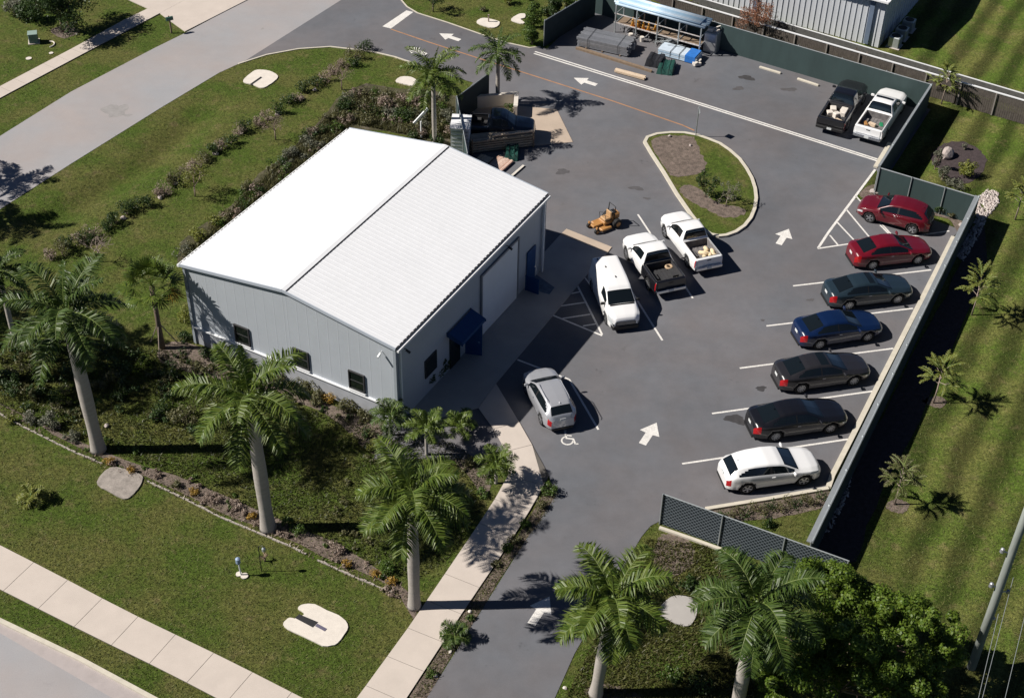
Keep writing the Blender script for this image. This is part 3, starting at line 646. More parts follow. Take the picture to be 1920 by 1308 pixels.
# ------------------------------------------------------------------ vehicles
def sm(xs, pts, w=.10):
    p = np.array(sorted(pts)); y = np.interp(xs, p[:, 0], p[:, 1]); out = np.zeros_like(xs); tot = 0
    for k in np.linspace(-1, 1, 9):
        wt = 1-abs(k)*.8; out += wt*np.interp(xs+k*w, p[:, 0], p[:, 1]); tot += wt
    return out/tot
SPEC = {
 'sedan': dict(L=4.88, wb=2.80, wf=1.43, r=.335, top=[(2.44,.56),(2.40,.66),(2.30,.74),(1.9,.84),(1.4,.92),(1.08,.98),(.85,1.08),(.25,1.37),(0,1.42),(-.5,1.455),(-.95,1.42),(-1.25,1.35),(-1.95,1.12),(-2.15,1.09),(-2.36,1.05),(-2.42,.95),(-2.44,.80)],
    belt=[(2.44,.48),(2.25,.66),(1.9,.76),(1.3,.86),(.95,.92),(0,.95),(-1.3,1.0),(-2.1,1.02),(-2.36,.96),(-2.44,.74)], w=[(2.44,.46),(2.40,.58),(2.30,.71),(2.12,.81),(1.8,.885),(1.4,.92),(0,.93),(-1.5,.92),(-1.9,.885),(-2.2,.80),(-2.36,.70),(-2.44,.56)],
    wr=[(2.44,.36),(2.2,.58),(1.8,.68),(1.1,.73),(.3,.59),(-.3,.575),(-1.1,.56),(-1.95,.62),(-2.25,.60),(-2.44,.42)], ws=(.22,1.06), rw=(-1.95,-1.20), sw=(-1.62,.78), bp=[-.38], zs=.19),
 'suv': dict(L=4.75, wb=2.80, wf=1.42, r=.37, top=[(2.37,.66),(2.33,.80),(2.2,.92),(1.8,1.03),(1.4,1.09),(1.15,1.13),(1.0,1.20),(.40,1.52),(.15,1.60),(-.4,1.665),(-1.1,1.65),(-1.6,1.58),(-1.85,1.51),(-2.22,1.18),(-2.33,1.06),(-2.37,.85)],
    belt=[(2.37,.56),(2.2,.83),(1.8,.94),(1.1,1.03),(0,1.06),(-1.4,1.13),(-2.0,1.13),(-2.37,.86)], w=[(2.37,.50),(2.33,.63),(2.22,.76),(2.0,.86),(1.7,.92),(1.3,.94),(-1.3,.94),(-1.8,.90),(-2.1,.83),(-2.3,.72),(-2.37,.60)],
    wr=[(2.37,.38),(2.1,.62),(1.7,.72),(1.1,.77),(.40,.65),(-.4,.63),(-1.4,.59),(-1.85,.55),(-2.2,.62),(-2.37,.48)], ws=(.38,1.12), rw=(-2.22,-1.84), sw=(-1.85,.88), bp=[-.28], zs=.23, clad=True),
 'van': dict(L=4.80, wb=3.06, wf=1.50, r=.34, top=[(2.40,.78),(2.36,.92),(2.2,1.0),(1.75,1.12),(1.45,1.20),(1.30,1.28),(.72,1.66),(.50,1.76),(0,1.82),(-1,1.84),(-2.2,1.81),(-2.34,1.74),(-2.39,1.3),(-2.40,.7)],
    belt=[(2.40,.52),(2.2,.90),(1.75,1.0),(1.4,1.05),(.5,1.10),(-2.2,1.12),(-2.40,.66)], w=[(2.40,.66),(2.32,.78),(2.05,.88),(1.5,.915),(-2.1,.915),(-2.34,.89),(-2.40,.86)],
    wr=[(2.40,.56),(2.0,.72),(1.45,.80),(.7,.70),(0,.70),(-2.2,.70),(-2.40,.70)], ws=(.74,1.42), rw=None, sw=(.20,1.12), bp=[], zs=.20),
 'pickup': dict(L=5.5, wb=3.45, wf=1.78, r=.40, top=[(2.75,.70),(2.72,.98),(2.6,1.08),(2.2,1.14),(1.45,1.20),(1.30,1.24),(.75,1.62),(.55,1.72),(.25,1.80),(-.35,1.80),(-.52,1.76),(-.66,1.20),(-.70,1.16),(-2.72,1.16),(-2.75,1.12)],
    belt=[(2.75,.62),(2.6,.94),(2.2,1.03),(1.4,1.10),(-.6,1.14),(-.7,1.10),(-2.75,1.08)], w=[(2.75,.70),(2.66,.84),(2.4,.93),(1.9,.965),(-2.5,.965),(-2.75,.93)],
    wr=[(2.75,.6),(2.4,.76),(1.4,.80),(.6,.68),(-.5,.66),(-.68,.88),(-2.75,.90)], ws=(.70,1.40), rw=(-.64,-.50), sw=(-.36,1.05), bp=[.35], zs=.34, bed=(-2.62,-.74)),
}
SPEC['pickup2'] = dict(SPEC['pickup'], bp=[], sw=(-.30, 1.08))
def vehicle(kind, label, cat, P, loc, rz, sx=1., sy=1., sz=1., roofP=None, bedP=None, sunroof=None, seed=0, rails=False, group=None, plate=True, name=None, fascia=None, tail=None, bodysplit=None):
    sp = SPEC[kind]; Lh = sp['L']/2
    t = thing(name or {'sedan': 'sedan', 'suv': 'crossover', 'van': 'cargo_van', 'pickup': 'pickup_truck'}[kind[:6]], label, cat, loc, rz, group)
    xs = np.concatenate([np.linspace(-Lh, -Lh+.2, 6)[:-1], np.linspace(-Lh+.2, Lh-.2, int((2*Lh-.4)/.055)), np.linspace(Lh-.2, Lh, 6)[1:]])
    wdt = .03 if kind[:6] in ('van', 'pickup') else .07
    top = sm(xs, sp['top'], wdt if kind[:6] != 'pickup' else .035); belt = np.minimum(sm(xs, sp['belt']), top-.03); w_ = sm(xs, sp['w'], .08); wr = np.minimum(sm(xs, sp['wr'], .08 if kind[:6] != 'pickup' else .04), w_*.97)
    zs = sp['zs']; nx = len(xs)
    segs = [('low', 1), ('side', 4), ('side', 4), ('sh', 2), ('band', 7), ('top', 3), ('top', 4), ('top', 3)]
    ctrl = []
    for i in range(nx):
        W_, zb, zt, r_ = w_[i], belt[i], top[i], wr[i]; cr = min(.05, (zt-zb)*.4)
        ctrl.append([(W_*.84, zs), (W_*.975, zs+.09), (W_, zs+.36*(zb-zs)), (W_*.995, zs+.80*(zb-zs)), (W_*.955, zb), (r_, zt-cr), (r_*.86, zt-cr*.35), (r_*.4, zt-.006), (0, zt)])
    ctrl = np.array(ctrl); rows = [ctrl[:, 0]]; meta = []
    for s_, (nm, n_) in enumerate(segs):
        for k in range(1, n_+1): rows.append(ctrl[:, s_]*(1-k/n_)+ctrl[:, s_+1]*k/n_); meta.append((nm, s_, (k-.5)/n_))
    rows = np.array(rows); nv = len(rows)                     # nv x nx x 2
    Ra = sp['r']+.055; wx = [sp['wf'], sp['wf']-sp['wb']]
    half = np.zeros((nv, nx, 3)); half[:, :, 0] = xs; half[:, :, 1] = rows[:, :, 0]; half[:, :, 2] = rows[:, :, 1]
    inar = np.zeros((nv, nx), bool)
    for x0_ in wx: inar |= ((half[:, :, 0]-x0_)**2+(half[:, :, 2]-sp['r'])**2 < Ra**2)
    flare = np.zeros((nv, nx))
    for x0_ in wx:
        d = np.sqrt((half[:, :, 0]-x0_)**2+(half[:, :, 2]-sp['r'])**2); flare += .018*np.exp(-((d-Ra-.04)/.06)**2)
    low = np.arange(nv)[:, None] < 12
    half[:, :, 1] += np.where(low & ~inar, flare, 0); half[:, :, 1] -= np.where(inar & low, .20, 0)
    # door cuts as fine creases
    cuts = [b for b in sp['bp']]+[sp['sw'][1]+.10, (sp['sw'][0] if kind[:6] != 'pickup' else -.62)]
    parts = {}
    bed = sp.get('bed')
    def cls(vi, xi, sd_):
        nm, s_, fr = meta[vi]; x = (xs[xi]+xs[xi+1])/2; zc = half[vi:vi+2, xi:xi+2, 2].mean(); bh = (top[xi]-belt[xi])
        if nm in ('low', 'side') and inar[vi:vi+2, xi:xi+2].sum() >= 3: return 'wheel_well'
        if bed and bed[0] < x < bed[1] and nm == 'top' and s_ >= 5 and not (s_ == 5): return None
        if nm == 'top':
            if sp['ws'][0] < x < sp['ws'][1] and not (s_ == 5 and fr < .3): return 'windshield'
            if sp['rw'] and sp['rw'][0] < x < sp['rw'][1] and not (s_ == 5 and fr < .5): return 'rear_window'
            if sunroof and sunroof[0] < x < sunroof[1] and s_ >= 6: return 'sunroof'
            if roofP is not None and sp.get('rw') and sp['rw'][1] < x < sp['ws'][0]: return 'roof_panel'
        if nm == 'band' and bh > .22 and sp['sw'][0] < x < sp['sw'][1]:
            k = (x-sp['sw'][0])/(sp['sw'][1]-sp['sw'][0]); lim = .90 if kind[:6] in ('van', 'pickup') else .88*min(1, .42+k*3.0)
            okk = .08 < fr < lim and (kind[:6] in ('van', 'pickup') or bh > .30 or fr < .8)
            if okk and kind[:6] != 'pickup' and any(abs(x-b) <= .03 for b in sp['bp']): return 'pillar_trim'
            if okk and all(abs(x-b) > .03 for b in sp['bp']):
                return 'side_window'+('L' if sd_ > 0 else 'R')+str(sum(x < b for b in sp['bp']))
        if kind == 'van' and Lh-.52 < x < Lh-.06 and (s_ == 3 or (s_ == 2 and fr > .75)): return 'headlight'+str(sd_)
        if nm == 'side' and s_ == 2 and x > Lh-.42 and fr > .45 and x < Lh-.02: return 'headlight'+str(sd_)
        if kind[:6] == 'pickup':
            if s_ in (2, 3) and x < -Lh+.10: return 'taillight'+str(sd_)
        elif nm in ('side', 'sh') and s_ in (2, 3) and x < -Lh+(.30 if kind == 'sedan' else .22) and (fr > .35 or s_ == 3): return 'taillight'+str(sd_)
        if kind == 'van' and x > Lh-.16 and zc < .58: return 'sill'
        if nm == 'low' or (sp.get('clad') and nm == 'side' and s_ == 1 and fr < .2): return 'sill'
        if bodysplit and x < bodysplit and not nm == 'x': return 'bed_shell'
        return 'body'
    for sd_ in (1, -1):
        V = half.copy(); V[:, :, 1] *= sd_
        acc = {}
        for vi in range(nv-1):
            for xi in range(nx-1):
                c = cls(vi, xi, sd_)
                if c is None: continue
                a = vi*nx+xi; q = [a, a+nx, a+nx+1, a+1] if sd_ > 0 else [a, a+1, a+nx+1, a+nx]
                acc.setdefault(c, []).append(q)
        flat = V.reshape(-1, 3)
        for c, qs in acc.items():
            qs = np.array(qs); u, inv = np.unique(qs, return_inverse=True)
            vv = flat[u].copy()
            if c.startswith(('wind', 'side_w', 'rear_w', 'sunr')): vv[:, 1] *= .996; vv[:, 2] -= .004
            parts.setdefault(c, MB()).add(vv, [inv.reshape(qs.shape)])
    # end caps
    for e, idx in ((1, nx-1), (-1, 0)):
        ring = [tuple(half[v, idx]) for v in range(nv)]; ring += [(x, -y, z) for x, y, z in ring[::-1][1:]]
        parts.setdefault('bed_shell' if (bodysplit and e < 0) else 'body', MB()).add(ring, [list(range(len(ring)))[::-1] if e > 0 else list(range(len(ring)))])
    PM = {'body': P, 'bed_shell': bedP or P, 'roof_panel': roofP or P, 'sill': M_blackpl, 'wheel_well': M_dark, 'pillar_trim': M_blackpl, 'windshield': M_glass, 'rear_window': M_glass, 'sunroof': M_glass}
    ui = MB(); ui.box((0, 0, zs+.13), (2*Lh-.5, 1.25, .22)); 
    if kind[:6] != 'pickup': ui.box((-.1, 0, zs+.42), (sp['wb']-1.0, 1.5, .35))
    for c, mb in parts.items():
        nm = ''.join(ch for ch in c if not ch.isdigit() and ch not in '-').rstrip('LR') if c[:4] in ('side', 'head', 'tail') else c
        mt = PM.get(c) or (M_glass if nm == 'side_window' else M_head if nm == 'headlight' else M_red)
        mb.build(nm, mt, t, smooth=True)
    ui.build('underbody', M_dark, t)
    # wheels
    for k, x0_ in enumerate(wx):
        for sd_ in (1, -1):
            r = sp['r']; yo = (w_.max()-.025); wm = MB()
            pr = [(0, -.11, .62), (0, -.11, 1), (.0, -.08, 1), (0, .07, 1), (0, .10, .96), (0, .11, .90), (0, .108, .70), (0, .06, .66)]
            n_ = 28; th = np.arange(n_)*2*pi/n_; V = []
            prof = [(-.20, .60), (-.20, .95), (-.17, 1.), (-.02, 1.), (0., .97), (.004, .90), (.0, .68), (-.04, .66), (-.045, .0)]
            for yy, q in prof: V.append(np.stack([q*r*np.cos(th), np.full(n_, yy*sd_), q*r*np.sin(th)], 1))
            F = []; i = np.arange(n_); j = (i+1) % n_
            for q in range(len(prof)-1): 
                f = np.stack([q*n_+i, q*n_+j, (q+1)*n_+j, (q+1)*n_+i], 1); F.append(f if sd_ > 0 else f[:, ::-1])
            wm.add(np.concatenate(V), [np.concatenate(F)])
            wo = wm.build('wheel', M_rubber, t, smooth=True); wo.location = (x0_, yo*sd_, r)
            rm = MB(); ns = 5 if seed % 2 else 10; wdth = .085 if ns == 5 else .042
            for s_ in range(ns):
                a = s_*2*pi/ns+seed; ca, sa = cos(a), sin(a); R_ = np.array([[ca, 0, -sa], [0, 1, 0], [sa, 0, ca]])
                rm.box(R_ @ np.array([r*.36, -.018*sd_, 0]), (r*.60, .03, wdth), R=R_)
            rg = [(cos(a)*r*.655, -.012*sd_, sin(a)*r*.655) for a in th]+[(cos(a)*r*.60, -.012*sd_, sin(a)*r*.60) for a in th]
            f = np.stack([i, j, n_+j, n_+i], 1); rm.add(rg, [f if sd_ < 0 else f[:, ::-1]])
            rm.tube([(0, -.03*sd_, 0), (0, -.004*sd_, 0)], r*.13, 10)
            rm.build('rim', M_rim if P is not P_black or seed else M_rim, wo)
    # mirrors, handles, grille, plates
    xm = sp['ws'][1]-.28; zm = float(np.interp(xm, xs, belt))+.06; wm_ = float(np.interp(xm, xs, w_))
    for sd_ in (1, -1):
        mm = MB(); mm.box((xm, sd_*(wm_+.09), zm+.04), (.11, .22, .14), bev=.03); mm.box((xm, sd_*(wm_-.02), zm), (.05, .1, .04)); mm.build('side_mirror', P if kind != 'van' else M_blackpl, t, smooth=False)
        for b in (sp['bp'] or [.1]):
            hh = MB(); hx = b+.12; hh.box((hx, sd_*(float(np.interp(hx, xs, w_))*.985+.005), float(np.interp(hx, xs, belt))-.10), (.16, .03, .03)); hh.build('door_handle', M_chrome if P not in (P_white,) else P, t)
    wt_ = float(w_[-1]); z0 = zs+.22
    gm = MB(); gz_ = float(top[-1])-.10
    gm.box((Lh+.004, 0, gz_-.06), (.02, wt_*1.5, .16)); 
    for k in range(3): gm.box((Lh+.016, 0, gz_-.11+.05*k), (.012, wt_*1.4, .012), mi=1)
    gm.build('grille', [M_blackpl, M_chrome], t)
    if kind == 'van':
        gm = MB(); gm.box((Lh-.03, 0, .60), (.12, 1.12, .20), bev=.03)
        for k in range(3): gm.box((Lh+.032, 0, .54+.06*k), (.012, 1.0, .014), mi=1)
        gm.build('front_grille', [M_blackpl, M_chrome], t)
        bm = MB(); bm.box((Lh-.07, 0, .36), (.26, 1.48, .26), bev=.06); bm.build('lower_bumper', M_blackpl, t)
        wp_ = MB(); wp_.box((1.47, 0, 1.195), (.09, 1.35, .02), R=np.array(Matrix.Rotation(.35, 3, 'Y'))); wp_.build('wiper_cowl', M_blackpl, t)
    bm = MB(); bm.box((Lh-.01, 0, zs+.06), (.06, wt_*1.9, .12)); bm.build('front_bumper', M_blackpl if kind in ('van', 'suv') else P, t)
    if kind[:6] == 'pickup':
        bm = MB(); bm.box((-Lh-.09, 0, .55), (.18, 1.80, .17), bev=.02); bm.box((-Lh-.1, 0, .642), (.14, .6, .015)); bm.build('rear_bumper', M_chrome if P is not P_black else M_blackpl, t)
        tg = MB(); tg.box((-Lh-.004, 0, .90), (.05, 1.62, .46), bev=.012); tg.box((-Lh-.032, 0, 1.0), (.012, .26, .06), mi=1); tg.build('tailgate', [bedP or P, M_blackpl], t)
        b0, b1 = bed; ib = MB(); cx_ = (b0+b1)/2; ln = b1-b0; wi = .80
        ib.box((cx_, 0, .70), (ln, 2*wi, .05)); ib.box((cx_, wi-.01, .93), (ln, .03, .46)); ib.box((cx_, -wi+.01, .93), (ln, .03, .46)); ib.box((b0+.03, 0, .93), (.04, 2*wi, .46)); ib.box((b1-.02, 0, .93), (.04, 2*wi, .46))
        for k in range(7): ib.box((cx_, -.66+.22*k, .73), (ln-.06, .10, .02))
        for s_ in (1, -1): ib.box((cx_, s_*.30*0+s_*(wi-.2), .80), (.75, .36, .2))
        ib.build('bed_liner', mat('bed liner', (.035, .035, .038), .8, var=.3, scale=5, local=True) if P is not P_white or bedP else mat('bed liner pale', (.16, .15, .15), .7, var=.4, scale=4, local=True), t)
    else:
        bm = MB(); bm.box((-Lh+.0, 0, zs+.06), (.06, float(w_[0])*1.9, .13)); bm.build('rear_bumper', M_blackpl, t)
    if plate:
        zz = .62 if kind[:6] == 'pickup' else (.80 if kind == 'sedan' else .92); xx = -Lh-(.10 if kind[:6] == 'pickup' else .0)
        if kind == 'sedan': xx, zz = -Lh+.012, .80
        p_ = MB(); p_.box((xx-(.09 if kind[:6] == 'pickup' else .015), 0, zz-(.05 if kind[:6] == 'pickup' else 0)), (.015, .30, .15)); p_.build('licence_plate', M_plate, t)
    if rails:
        for sd_ in (1, -1): MB().tube([(-1.55, sd_*.60, 1.60), (-1.4, sd_*.60, 1.70), (.05, sd_*.60, 1.68), (.15, sd_*.60, 1.60)], .018, 6).build('roof_rail', M_blackpl if P is P_white else P, t)
    if kind in ('sedan', 'suv'):
        f_ = MB(); xa = -1.15 if kind == 'sedan' else -1.6; za = float(np.interp(xa, xs, top)); f_.add([(xa, -.02, za-.01), (xa, .02, za-.01), (xa-.16, 0, za-.01), (xa-.13, 0, za+.06)], [[0, 2, 3], [1, 3, 2], [0, 3, 1]]); f_.build('antenna', P, t)
    t.scale = (sx, sy, sz*(.93 if kind == 'suv' else 1))
    return t
def by_wheels(rear, front, z, side, kind, sy=1., hw=None):
    """rear / front wheel hub pixels of the visible side; side=+1 when that is the right-hand side"""
    a, b = G(*rear, z), G(*front, z); u = (b-a)[:2]; L = np.linalg.norm(u); u /= L; n_ = np.array([-u[1], u[0]])
    sp = SPEC[kind]; hw = (max(p[1] for p in sp['w'])-.02)*sy; c = (a+b)[:2]/2+side*n_*hw
    off = sp['wf']-sp['wb']/2                     # wheel centre sits ahead of body centre by off
    sx = 1.
    return (c[0]-u[0]*off, c[1]-u[1]*off, .002), math.atan2(u[1], u[0]), L/sp['wb']
def VS(rear, front, z, side, kind, label, P, sx=None, **k):
    loc, rz, s_ = by_wheels(rear, front, z, side, kind)
    return vehicle(kind, label, {'sedan': 'car', 'suv': 'suv', 'pickup': 'pickup truck'}[kind[:6]], P, loc, rz, sx=sx or s_, **k)
VS((1402, 916), (1508, 901), .37, 1, 'suv', 'white crossover parked at the end of the row beside the low kerbed bed', P_white, seed=1)
VS((1455, 819), (1558, 804), .335, 1, 'sedan', 'glossy black sedan parked between the white crossover and the charcoal sedan', P_black, seed=2)
VS((1503, 729), (1602, 715), .335, 1, 'sedan', 'charcoal sedan with an open dark sunroof, parked between the black and the blue sedan', P_char, sunroof=(-.35, .12), seed=4)
VS((1538, 646.6), (1628, 632.7), .335, 1, 'sedan', 'dark blue sedan parked in the row, the only blue car', P_blue, seed=6)
VS((1593, 573), (1684, 562), .335, 1, 'sedan', 'slate grey sedan parked between the blue and the red sedan', P_slate, sunroof=(-.2, .1), seed=8)
VS((1637, 498), (1722, 488), .335, 1, 'sedan', 'red sedan with its rear to the drive, below the dark red crossover', P_red, seed=10)
VS((1710, 430), (1630, 408), .37, -1, 'suv', 'dark red crossover reversed in beside the hatched triangle', P_red2, seed=3)
VS((1012, 786), (982, 726), .37, -1, 'suv', 'silver crossover parked by the wheelchair symbol beside the workshop', P_silver, sx=.87, sy=.96, rails=True, seed=5)
# van
a_ = G(1133, 477, 1.80); b_ = G(1173, 613, .32); c_ = (a_+b_)/2; an = math.atan2(b_[1]-a_[1], b_[0]-a_[0])
van = vehicle('van', 'white cargo van facing the camera between the workshop and the pickups', 'van', P_white, (c_[0], c_[1], .002), an, sx=.97, seed=5)
for (x_, y_) in ((-2.0, -.5), (-1.2, -.25), (-.2, .05)): 
    MB().box((x_, y_, 1.85), (.14, .05, .05), bev=.01).build('roof_fitting', M_blackpl, van)
VS((1214, 532.5), (1173.5, 475), .40, -1, 'pickup2', 'pickup with a white cab and an empty black bed, beside the van', P_white, bedP=P_black, bodysplit=-.66, seed=6)
VS((1283.6, 489), (1244.5, 437), .38, -1, 'pickup2', 'white pickup with pale sacks in its bed, beside the teardrop island', P_white, sx=.90, sy=.92, seed=7)
def bynose(tail, nose, kind, label, P, L, **k):
    a, b = G(*tail, .6), G(*nose, .95); an = math.atan2(b[1]-a[1], b[0]-a[0]); c = a[:2]+np.array([cos(an), sin(an)])*L/2
    return vehicle(kind, label, 'pickup truck', P, (c[0], c[1], .002), an, sx=L/SPEC[kind]['L'], **k)
bynose((1556, 238), (1607, 151), 'pickup', 'black pickup with white boxes in its bed at the back fence', P_black, 5.9, seed=8)
bynose((1626, 254), (1681, 167), 'pickup', 'white pickup with a sunroof and orange tools in its bed at the back fence', P_white, 5.9, seed=9, sunroof=(.05, .3))
a_ = G(884, 231, .9); b_ = G(984, 236, .9); c_ = (a_+b_)/2
vehicle('pickup', 'navy pickup parked in the shade of the small fenced yard', 'pickup truck', P_navy, (c_[0], c_[1], .03), math.atan2(b_[1]-a_[1], b_[0]-a_[0]), sx=.86, sy=.92, seed=3)
# ------------------------------------------------------------------ plants
def hof(base, top):                       # height of a point seen at pixel `top`, standing over ground pixel `base`
    B = G(*base); hs = np.linspace(0, 14, 1401); pp = PX(np.stack([np.full_like(hs, B[0]), np.full_like(hs, B[1]), hs], 1))
    return float(hs[np.argmin(abs(pp[:, 1]-top[1]))])
def frond(mb, rb, base, az, el, L, droop, ll, rnd, nl=34, wid=.05, twist=.0, hang=.55):
    n = 14; t = np.linspace(0, 1, n); e = el-droop*t**1.4; ds = L/(n-1)
    d = np.stack([np.cos(e)*cos(az), np.cos(e)*sin(az), np.sin(e)], 1)
    pts = np.concatenate([[base], base+np.cumsum(d[:-1]*ds, 0)])
    rb.tube(pts, np.linspace(.035, .008, n), 5, cap=False)
    side = np.array([-sin(az), cos(az), 0])
    k = np.linspace(.10, .99, nl); P = np.stack([np.interp(k, t, pts[:, i]) for i in range(3)], 1)
    D = np.stack([np.interp(k, t, d[:, i]) for i in range(3)], 1); D /= np.linalg.norm(D, axis=1)[:, None]
    U = np.cross(D, side); U *= np.sign(U[:, 2:3]+1e-6)
    Ls = ll*np.clip(np.sin(pi*(.10+.86*k)), .15, 1)**.7
    for s_ in (1, -1):
        li = Ls*rnd.uniform(.85, 1.1, nl)
        a = rnd.uniform(.40, .68, nl)[:, None]; up = rnd.uniform(-.05, .45, nl)[:, None]
        dir0 = side*s_*np.cos(a)+D*np.sin(a)+U*up; dir0 /= np.linalg.norm(dir0, axis=1)[:, None]
        h1 = P+dir0*(li*.5)[:, None]; d2 = dir0+np.array([0, 0, -1])*rnd.uniform(hang*.6, hang*1.5, nl)[:, None]; d2 /= np.linalg.norm(d2, axis=1)[:, None]
        h2 = h1+d2*(li*.5)[:, None]
        wv = D*.6+U*.5*rnd.uniform(-1, 1, nl)[:, None]; wv /= np.linalg.norm(wv, axis=1)[:, None]; wv = wv*wid/2
        V = np.stack([P-wv*.6, P+wv*.6, h1+wv, h1-wv, h2], 1)                # 5 verts
        q = np.arange(nl)*5
        mb.add(V.reshape(-1, 3), [np.stack([q, q+1, q+2, q+3], 1), np.stack([q+3, q+2, q+4], 1)])
def royal_palm(label, base, crown, R=3.0, nf=15, r0=.36, r1=.24, seed=0, m=M_palm, ll=.88, name='royal_palm', shaft=.9, group='tall royal palms', pos=None, H=None, low=-.55, nl=62, lean=True, hang=.55, droop=1.5):
    rnd = np.random.RandomState(seed+100)
    if pos is None: B = G(*base); H = hof(base, crown); T = G(crown[0], crown[1], H)-B
    else: B = np.array(pos); T = np.array([0, 0, H])
    t = thing(name, label, 'palm tree', B, 0, group)
    hs = np.linspace(0, 1, 14); ax = np.outer(hs, [T[0], T[1], 0])+np.outer(hs, [0, 0, H-shaft]); ax[:, :2] = np.outer(hs*(H-shaft)/H, T[:2])
    rr = r1+(r0-r1)*np.exp(-((hs)/.10)**1.2)+.05*np.exp(-((hs-.45)/.25)**2)*(r0/.36)
    tr = MB(); nn = 40; hh = np.linspace(0, 1, nn); r_ = np.interp(hh, hs, rr)*(1+.012*(np.arange(nn) % 3 == 0)); tr.tube(np.stack([np.interp(hh, hs, ax[:, i]) for i in range(3)], 1), r_, 14)
    tr.build('trunk', M_trunk, t, smooth=True)
    top = ax[-1]; T2 = np.array([T[0], T[1], H])
    sf = MB(); sf.tube([top-[0, 0, .02], top+(T2-top)*.4, T2-[0, 0, .05], T2+[0, 0, .15]], [r1*.92, r1*.95, r1*.5, .06], 12); sf.build('crownshaft', M_shaft, t, smooth=True)
    mb = MB(); rb = MB()
    nf = int(nf*1.22)
    for i in range(nf):
        az = i*2.39996+rnd.uniform(-.2, .2); u = (i+.5)/nf
        el = 1.30-(1.30-low)*u**.8+rnd.uniform(-.1, .1)
        frond(mb, rb, T2+np.array([cos(az)*.08, sin(az)*.08, .05-.25*u]), az, el, R*rnd.uniform(.88, 1.12), droop*rnd.uniform(.75, 1.1)*(.75 if el < .1 else 1), ll, rnd, nl=nl, hang=hang, wid=.066*(R/3)**.4)
    frond(mb, rb, T2+np.array([0, 0, .1]), seed, 1.45, R*.8, .25, ll*.5, rnd, nl=nl)
    cr = mb.build('crown', m, t); rb.build('leaf_midribs', M_rach, cr)
    return t
royal_palm('big leaning royal palm nearest the left edge, dark full crown, by the edging stones', (185, 843), (122, 585), 3.15, 17, .40, .27, 1, M_palm_dk)
royal_palm('royal palm in front of the workshop windows with the thickest pale trunk', (503, 990), (466, 742), 3.0, 15, .40, .27, 2)
royal_palm('royal palm beside the walkway whose trunk shadow crosses the path', (777, 1136), (772, 925), 2.6, 16, .32, .22, 3)
royal_palm('royal palm beside the drive at the bottom, right of the painted arrow', (1117, 1300), (1150, 1120), 2.6, 16, .32, .22, 4)
royal_palm('royal palm half hidden by the big round tree', (1374, 1362), (1420, 1130), 2.75, 15, .32, .24, 5, M_palm_dk)
royal_palm('royal palm behind the workshop roof beside the white shed', (815, 270), (812, 138), 2.3, 14, .17, .13, 6, ll=.65, nl=46)
royal_palm('tall slender palm standing at the small fenced yard', (933, 192), (934, 96), 1.95, 12, .17, .12, 7, M_palm_dk, ll=.55, nl=44)
royal_palm('palm cut by the left edge of the photo beyond the bigger palms', (28, 640), (-4, 505), 1.9, 13, .16, .12, 8, M_palm_dk, ll=.5)
for (x, y, H, sd_, lb) in ((-112, 712, 7.9, 13, 'royal palm of the front row just beyond the left edge'), (-350, 600, 7.6, 14, 'royal palm of the front row second beyond the left edge')):
    royal_palm(lb, None, None, 3.1, 17, .40, .26, sd_, M_palm_dk, pos=G(x, y), H=H)
for (x, y, H, sd_, lb) in ((12, 338, 5.2, 11, 'palm off the left side whose shadow lies higher on the street'), (14, 415, 5.6, 12, 'palm off the left side whose shadow lies at the street edge')):
    p = G(x, y)-np.array([H/math.tan(SUN_EL), .3, 0]); royal_palm(lb, None, None, 2.4, 14, .3, .2, sd_, M_palm_dk, pos=(p[0], p[1], 0), H=H, ll=.6)
# small feathery palms in the beds
def small_palm(label, base, h, R, nf, seed, m=M_palm, name='small_palm', low=-.1, ll=.42, r=.07, group='small palms in the beds'):
    B = G(*base); return royal_palm(label, None, None, R, nf, r*1.3, r, seed, m, ll=ll, name=name, shaft=.25, pos=B, H=h, low=low, nl=30, group=group, hang=.5, droop=1.2)
small_palm('small palm with a pale forked stem at the workshop corner', (800, 852), 1.9, 1.05, 13, 21)
small_palm('bushy small palm against the workshop corner, left of the forked one', (733, 815), 1.35, 1.0, 14, 22, M_palm_dk)
small_palm('small palm between the dark bed and the bend of the walkway', (930, 905), 1.35, 1.0, 14, 23)
small_palm('low yellow tipped palm beside the walkway near its head', (862, 812), .7, .8, 10, 24)
small_palm('tiny palm in the verge beside the drive', (853, 1198), .35, .62, 9, 25, M_palm_dk)
small_palm('tiny palm in the lawn with yellow fronds at the far left', (62, 938), .35, .65, 8, 26, M_leafyl)
small_palm('small dark palm in the bed behind the workshop roof', (700, 1), .3, .5, 6, 27, M_palm_dk) if False else None
